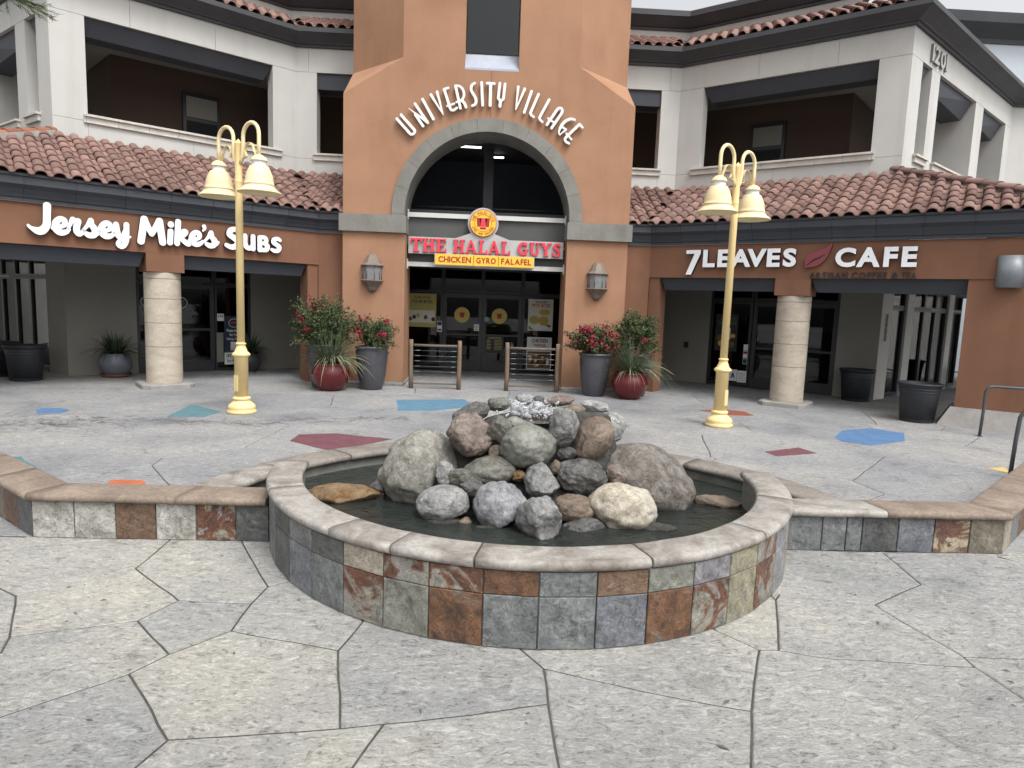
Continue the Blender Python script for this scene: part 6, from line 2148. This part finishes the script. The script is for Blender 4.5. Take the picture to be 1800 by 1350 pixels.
TX(r0, 'GOLDEN', GD, 1.42, 1.75, 1.97, 2.03, 'p_dark', .02); TX(r0, 'PITA BITES', GD, 1.33, 1.83, 1.86, 1.95, 'red', .025)
for x, z, a, b_, mt in ((1.68, 1.72, .15, .08, 'p_gold'), (1.40, 1.50, .14, .12, 'p_yel'), (1.66, 1.48, .14, .13, 'p_gold'), (1.66, 1.48, .06, .06, 'p_brown'), (1.55, 1.30, .25, .07, 'p_white'), (1.78, 1.34, .09, .04, 'p_brown'), (1.33, 1.28, .08, .05, 'p_green')):
    oval(r0, GD, x, z, a, b_, mt, d=.001+.0004*random.random())
r0 = sheet('window_poster', 'white chicken wings poster low on the glass right of the restaurant doors', GD, 1.22, 1.92, .12, 1.02, 'p_white')
TX(r0, 'CHICKEN', GD, 1.35, 1.80, .87, .98, 'p_dark', .03); TX(r0, 'WINGS', GD, 1.40, 1.75, .75, .84, 'dred', .03)
rq = random.Random(9)
prt(r0, GD, 1.24, 1.90, .14, .62, 'p_brown', d=.0008)
for k in range(26):
    oval(r0, GD, rq.uniform(1.30, 1.84), rq.uniform(.19, .56), rq.uniform(.03, .07), rq.uniform(.025, .05), rq.choice(('p_dark', 'p_brown', 'p_white', 'p_gold', 'p_green', 'p_cream', 'p_dark')), d=.001+.0003*k)
r0 = sheet('opening_hours_sign', 'dark green store hours decal with yellow lines on the right restaurant door', GD, .06, .56, .54, 1.02, 'p_dark', 'notice')
TX(r0, 'STORE HOURS', GD, .14, .48, .94, .98, 'p_yel', .02)
for k in range(7):
    prt(r0, GD, .09, .19+.02*(k % 2), .64+k*.042, .652+k*.042, 'p_yel'); prt(r0, GD, .30, .52, .64+k*.042, .652+k*.042, 'p_yel')
for x, lab, prn in ((-.62, 'round yellow door decal on the left restaurant door', dl_), (.42, 'round yellow door decal on the right restaurant door', dr_)):
    r0 = thing('door_decal', lab, 'decal', tuple(GD(x, 1.38, 0)), group='round yellow decals on the restaurant doors')
    oval(r0, GD, x, 1.57, .215, .215, 'p_gold', 'decal_disc', .0, 36)
    oval(r0, GD, x, 1.57, .205, .205, 'p_yel', 'decal_disc', .0008, 36)
    oval(r0, GD, x, 1.57, .150, .150, 'p_gold', 'decal_disc', .0014, 36)
    mb = MB(); mb.add([GD(x-.05, 1.50, .002), GD(x+.05, 1.50, .002), GD(x+.075, 1.64, .002), GD(x-.075, 1.64, .002)], [(0, 1, 2, 3)]); mb.build('decal_motif', 'dred', r0, recalc=False)
r0 = sheet('door_notice', 'small white notice taped on the left restaurant door', GD, -.28, -.14, 1.14, 1.32, 'p_white', 'notice')
for k in range(3): prt(r0, GD, -.26, -.16, 1.17+k*.045, 1.185+k*.045, 'p_dark')
r0 = sheet('door_notice', 'stack of small white stickers beside the yellow food poster', GD, -1.31, -1.17, 1.08, 1.38, 'p_white', 'notice')
prt(r0, GD, -1.30, -1.18, 1.26, 1.36, 'p_navy'); prt(r0, GD, -1.29, -1.19, 1.11, 1.16, 'p_dark')
r0 = thing('door_decal', 'small mint green round sticker on the right restaurant door', 'decal', tuple(GD(.06, 1.4, 0)))
oval(r0, GD, .07, 1.47, .07, .07, pal('mint_sticker', (.22, .40, .33)), 'decal_disc', 0, 24)
r0 = sheet('access_sticker', 'blue wheelchair access sticker by the right restaurant door', GD, .74, .86, .72, .86, 'p_navy', 'notice')
oval(r0, GD, .79, .835, .012, .012, 'p_white'); oval(r0, GD, .80, .765, .03, .03, 'p_white'); oval(r0, GD, .80, .765, .02, .02, 'p_navy', d=.0018)
# left shop prints
def GJ(x, z, d): return W(-1, x, SO+.0-d, z)       # x = t (runs right to left)
def GJr(x, z, d): return W(-1, 3.2-x, SO-.005-d, z)  # x runs left to right
r0 = sheet('window_poster', 'navy and white pickup order poster on the left shop window', GJr, 2.02, 2.50, .15, 1.36, 'p_navy')
oval(r0, GJr, 2.26, 1.19, .13, .11, 'p_white', d=.0006); oval(r0, GJr, 2.26, 1.19, .12, .10, 'p_navy', d=.0012)
TX(r0, "Jersey Mike's", GJr, 2.17, 2.35, 1.17, 1.23, 'red', .02)
for k, t_ in enumerate(('Please Ask Us', 'For Your', 'Pickup Order')):
    TX(r0, t_, GJr, 2.08 if k != 1 else 2.15, 2.44 if k != 1 else 2.37, .97-k*.11, 1.04-k*.11, 'p_white', .02)
prt(r0, GJr, 2.02, 2.50, .15, .45, 'p_white', d=.0006)
TX(r0, 'GET THE APP', GJr, 2.06, 2.46, .33, .41, 'p_dark', .03); TX(r0, 'Earn Free Subs', GJr, 2.08, 2.44, .20, .28, 'p_dark', .02)
prt(r0, GJr, 2.17, 2.35, .50, .72, 'p_white', d=.0006)
r0 = sheet('window_notice', 'plain pale sheet beside the pickup order poster', GJr, 1.84, 2.0, .22, .95, 'shadewall', 'notice')
r0 = sheet('window_notice', 'small white tip notice above the pickup order poster', GJr, 1.86, 2.02, 1.24, 1.42, 'p_white', 'notice')
TX(r0, 'A SUB', GJr, 1.88, 2.0, 1.33, 1.39, 'p_dark', .02)
for x, lab in ((.06, 'oval logo sticker on the window left of the stone column'), (1.02, 'oval logo sticker on the door right of the stone column')):
    r0 = thing('window_decal', lab, 'decal', tuple(GJr(x, 1.55, 0)), group='oval logo stickers on the left shop glass')
    x += .30 if x < .5 else 0
    oval(r0, GJr, x, 1.66, .17, .14, 'p_white', 'decal_oval', 0, 32); oval(r0, GJr, x, 1.66, .16, .13, 'p_navy', 'decal_oval', .0008, 32)
    TX(r0, "Jersey", GJr, x-.10, x+.10, 1.67, 1.74, 'dred', .02); TX(r0, "Mike's", GJr, x-.10, x+.10, 1.59, 1.66, 'dred', .02); TX(r0, 'SUBS', GJr, x-.045, x+.045, 1.555, 1.58, 'p_white', .02)
# right shop prints
def GR(x, z, d): return W(1, x, SO-.005-d, z)
r0 = sheet('window_poster', 'dark lemonade poster with green letters on the coffee shop window', GR, .66, 1.24, .90, 1.86, 'p_dark')
TX(r0, 'AVOCADO', GR, .78, 1.18, 1.70, 1.78, 'p_green', .025); TX(r0, 'LEMONADE', GR, .74, 1.20, 1.58, 1.68, 'p_green', .03)
prt(r0, GR, .92, 1.06, 1.20, 1.50, 'p_cream')
for x, z, a, mt in ((.80, 1.24, .09, 'p_brown'), (1.12, 1.30, .07, 'p_gold'), (.85, 1.10, .10, 'p_gold'), (1.08, 1.08, .10, 'p_brown')): oval(r0, GR, x, z, a, a*.8, mt, d=.001+.001*a)
r0 = sheet('health_grade_card', 'white inspection card with a blue letter A low on the coffee shop window', GR, 1.10, 1.30, .14, .44, 'p_white', 'notice')
TX(r0, 'A', GR, 1.14, 1.26, .21, .36, pal('grade_blue', (.03, .06, .20)), .05)
r0 = sheet('window_notice', 'printed permit card next to the letter grade card', GR, 1.31, 1.54, .12, .42, 'p_white', 'notice')
for k in range(5): prt(r0, GR, 1.34, 1.51, .17+k*.045, .178+k*.045, 'p_dark')
r0 = sheet('window_notice', 'column of small square stickers above the permit card', GR, 1.42, 1.53, .60, 1.10, 'p_white', 'notice')
for z0, z1, mt in ((.61, .73, 'p_navy'), (.86, .92, 'dred'), (.74, .76, 'p_dark'), (.93, .95, 'p_dark')): prt(r0, GR, 1.425, 1.525, z0, z1, mt)
def GS(x, z, d): return SS(1, x, -.003-d, z)
r0 = sheet('suite_number_plaque', 'narrow vertical number plaque on the pale corner post', GS, .24, .40, 1.36, 2.0, 'grystone', 'sign')
for k, ch in enumerate('3402'): TX(r0, ch, GS, .27, .37, 1.84-k*.15, 1.95-k*.15, 'p_dark', .02)
# small outlet on the grey wall right of the tower
r0 = thing('wall_outlet', 'small dark outlet box on the grey wall beside the coffee shop window', 'outlet', tuple(W(1, -.1, SO-.02, .95)))
MB().hexa(hx(W, 1, -.16, -.04, SO-.03, SO-.002, .92, 1.08)).build('outlet_box', 'frame', r0)

# ================================================================== parked truck seen through the left side glass
tk = thing('box_truck', 'white box truck parked beyond the left arcade glass', 'truck', (-17.5, 24, 0))
MB().box(-20.4, -15.2, 23.0, 25.2, .9, 3.2).build('cargo_box', 'p_white', tk)
MB().box(-14.9, -13.6, 23.1, 25.1, .55, 2.2).build('cab', 'p_white', tk)
for x in (-19.5, -16.3, -14.2):
    for y in (23.05, 25.0):
        mb = MB(); mb.tube([(x, y, .45), (x, y+.25, .45)], .45, 18); mb.build('wheel', 'blackp', tk)
MB().box(-20.3, -13.7, 23.4, 24.8, .5, .88).build('chassis', 'blackp', tk)

# ================================================================== tree reaching in at the upper left
tr = thing('conifer_tree', 'feathery conifer whose branch tips hang in front of the upper left corner', 'tree', (-8.6, 8.3, 0))
tp = [Vector((-8.6, 8.3, 0)), Vector((-8.55, 8.32, 2.0)), Vector((-8.6, 8.35, 4.0)), Vector((-8.5, 8.3, 6.2)), Vector((-8.5, 8.3, 8.5))]
trunk = MB().tube(tp, [.20, .17, .14, .10, .05], 14).build('trunk', 'twig', tr)
rc = random.Random(31)
nd = MB(); lb_ = MB()
def needles(p, d, n, L):
    sd_ = d.cross(Vector((0, 0, 1)))
    if sd_.length < .01: sd_ = Vector((1, 0, 0))
    sd_.normalize(); up_ = sd_.cross(d).normalized()
    for k in range(n):
        u = k/n
        q = p+d*u*L
        a = rc.uniform(0, 6.283)
        e = (d*.75+sd_*math.cos(a)*.6+up_*math.sin(a)*.6).normalized()
        ll = rc.uniform(.05, .09); w_ = (e.cross(d)).normalized()*.0045
        nd.add([q-w_, q+w_, q+e*ll], [(0, 1, 2)])
def limb(b, t, subs):
    pts = [b.lerp(t, u/6)+Vector((0, 0, .35*math.sin(math.pi*u/6)-.25*(u/6)**2)) for u in range(7)]
    lb_.tube(pts, [.035-.0045*u for u in range(7)], 6)
    for k in range(subs):
        i = rc.uniform(2.0, 6.0)
        a = pts[int(i)].lerp(pts[min(6, int(i)+1)], i % 1)
        d = (t-b).normalized()
        e = (d+Vector((rc.gauss(0, .6), rc.gauss(0, .6), -.45+rc.gauss(0, .25)))).normalized()
        L = rc.uniform(.25, .55)
        lb_.tube([a, a+e*L*.6+Vector((0, 0, .01)), a+e*L], [.007, .005, .002], 4, cap=False)
        needles(a, e, int(60*L/.4), L)
        for j in range(3):
            q = a+e*L*rc.uniform(.2, .8)
            e2 = (e+Vector((rc.gauss(0, .6), rc.gauss(0, .6), rc.gauss(-.2, .4)))).normalized()
            needles(q, e2, 32, L*.5)
tipL = onY(60, 10, 8.4); tipL2 = onY(10, 20, 8.3)
limb(Vector((-8.55, 8.3, 5.3)), tipL+Vector((-.35, 0, .35)), 26)
limb(Vector((-8.55, 8.3, 5.0)), tipL2+Vector((-.35, -.1, .15)), 16)
for k in range(16):
    a = rc.uniform(1.8, 4.9)
    z = rc.uniform(4.6, 8.2)
    r__ = (8.9-z)*.45+.3
    limb(Vector((-8.53, 8.3, z)), Vector((-8.53+r__*math.cos(a), 8.3+r__*math.sin(a), z-.15)), 14)
lb_.build('limbs', 'twig', tr)
nd.build('crown', 'pineneedle', tr, recalc=False)
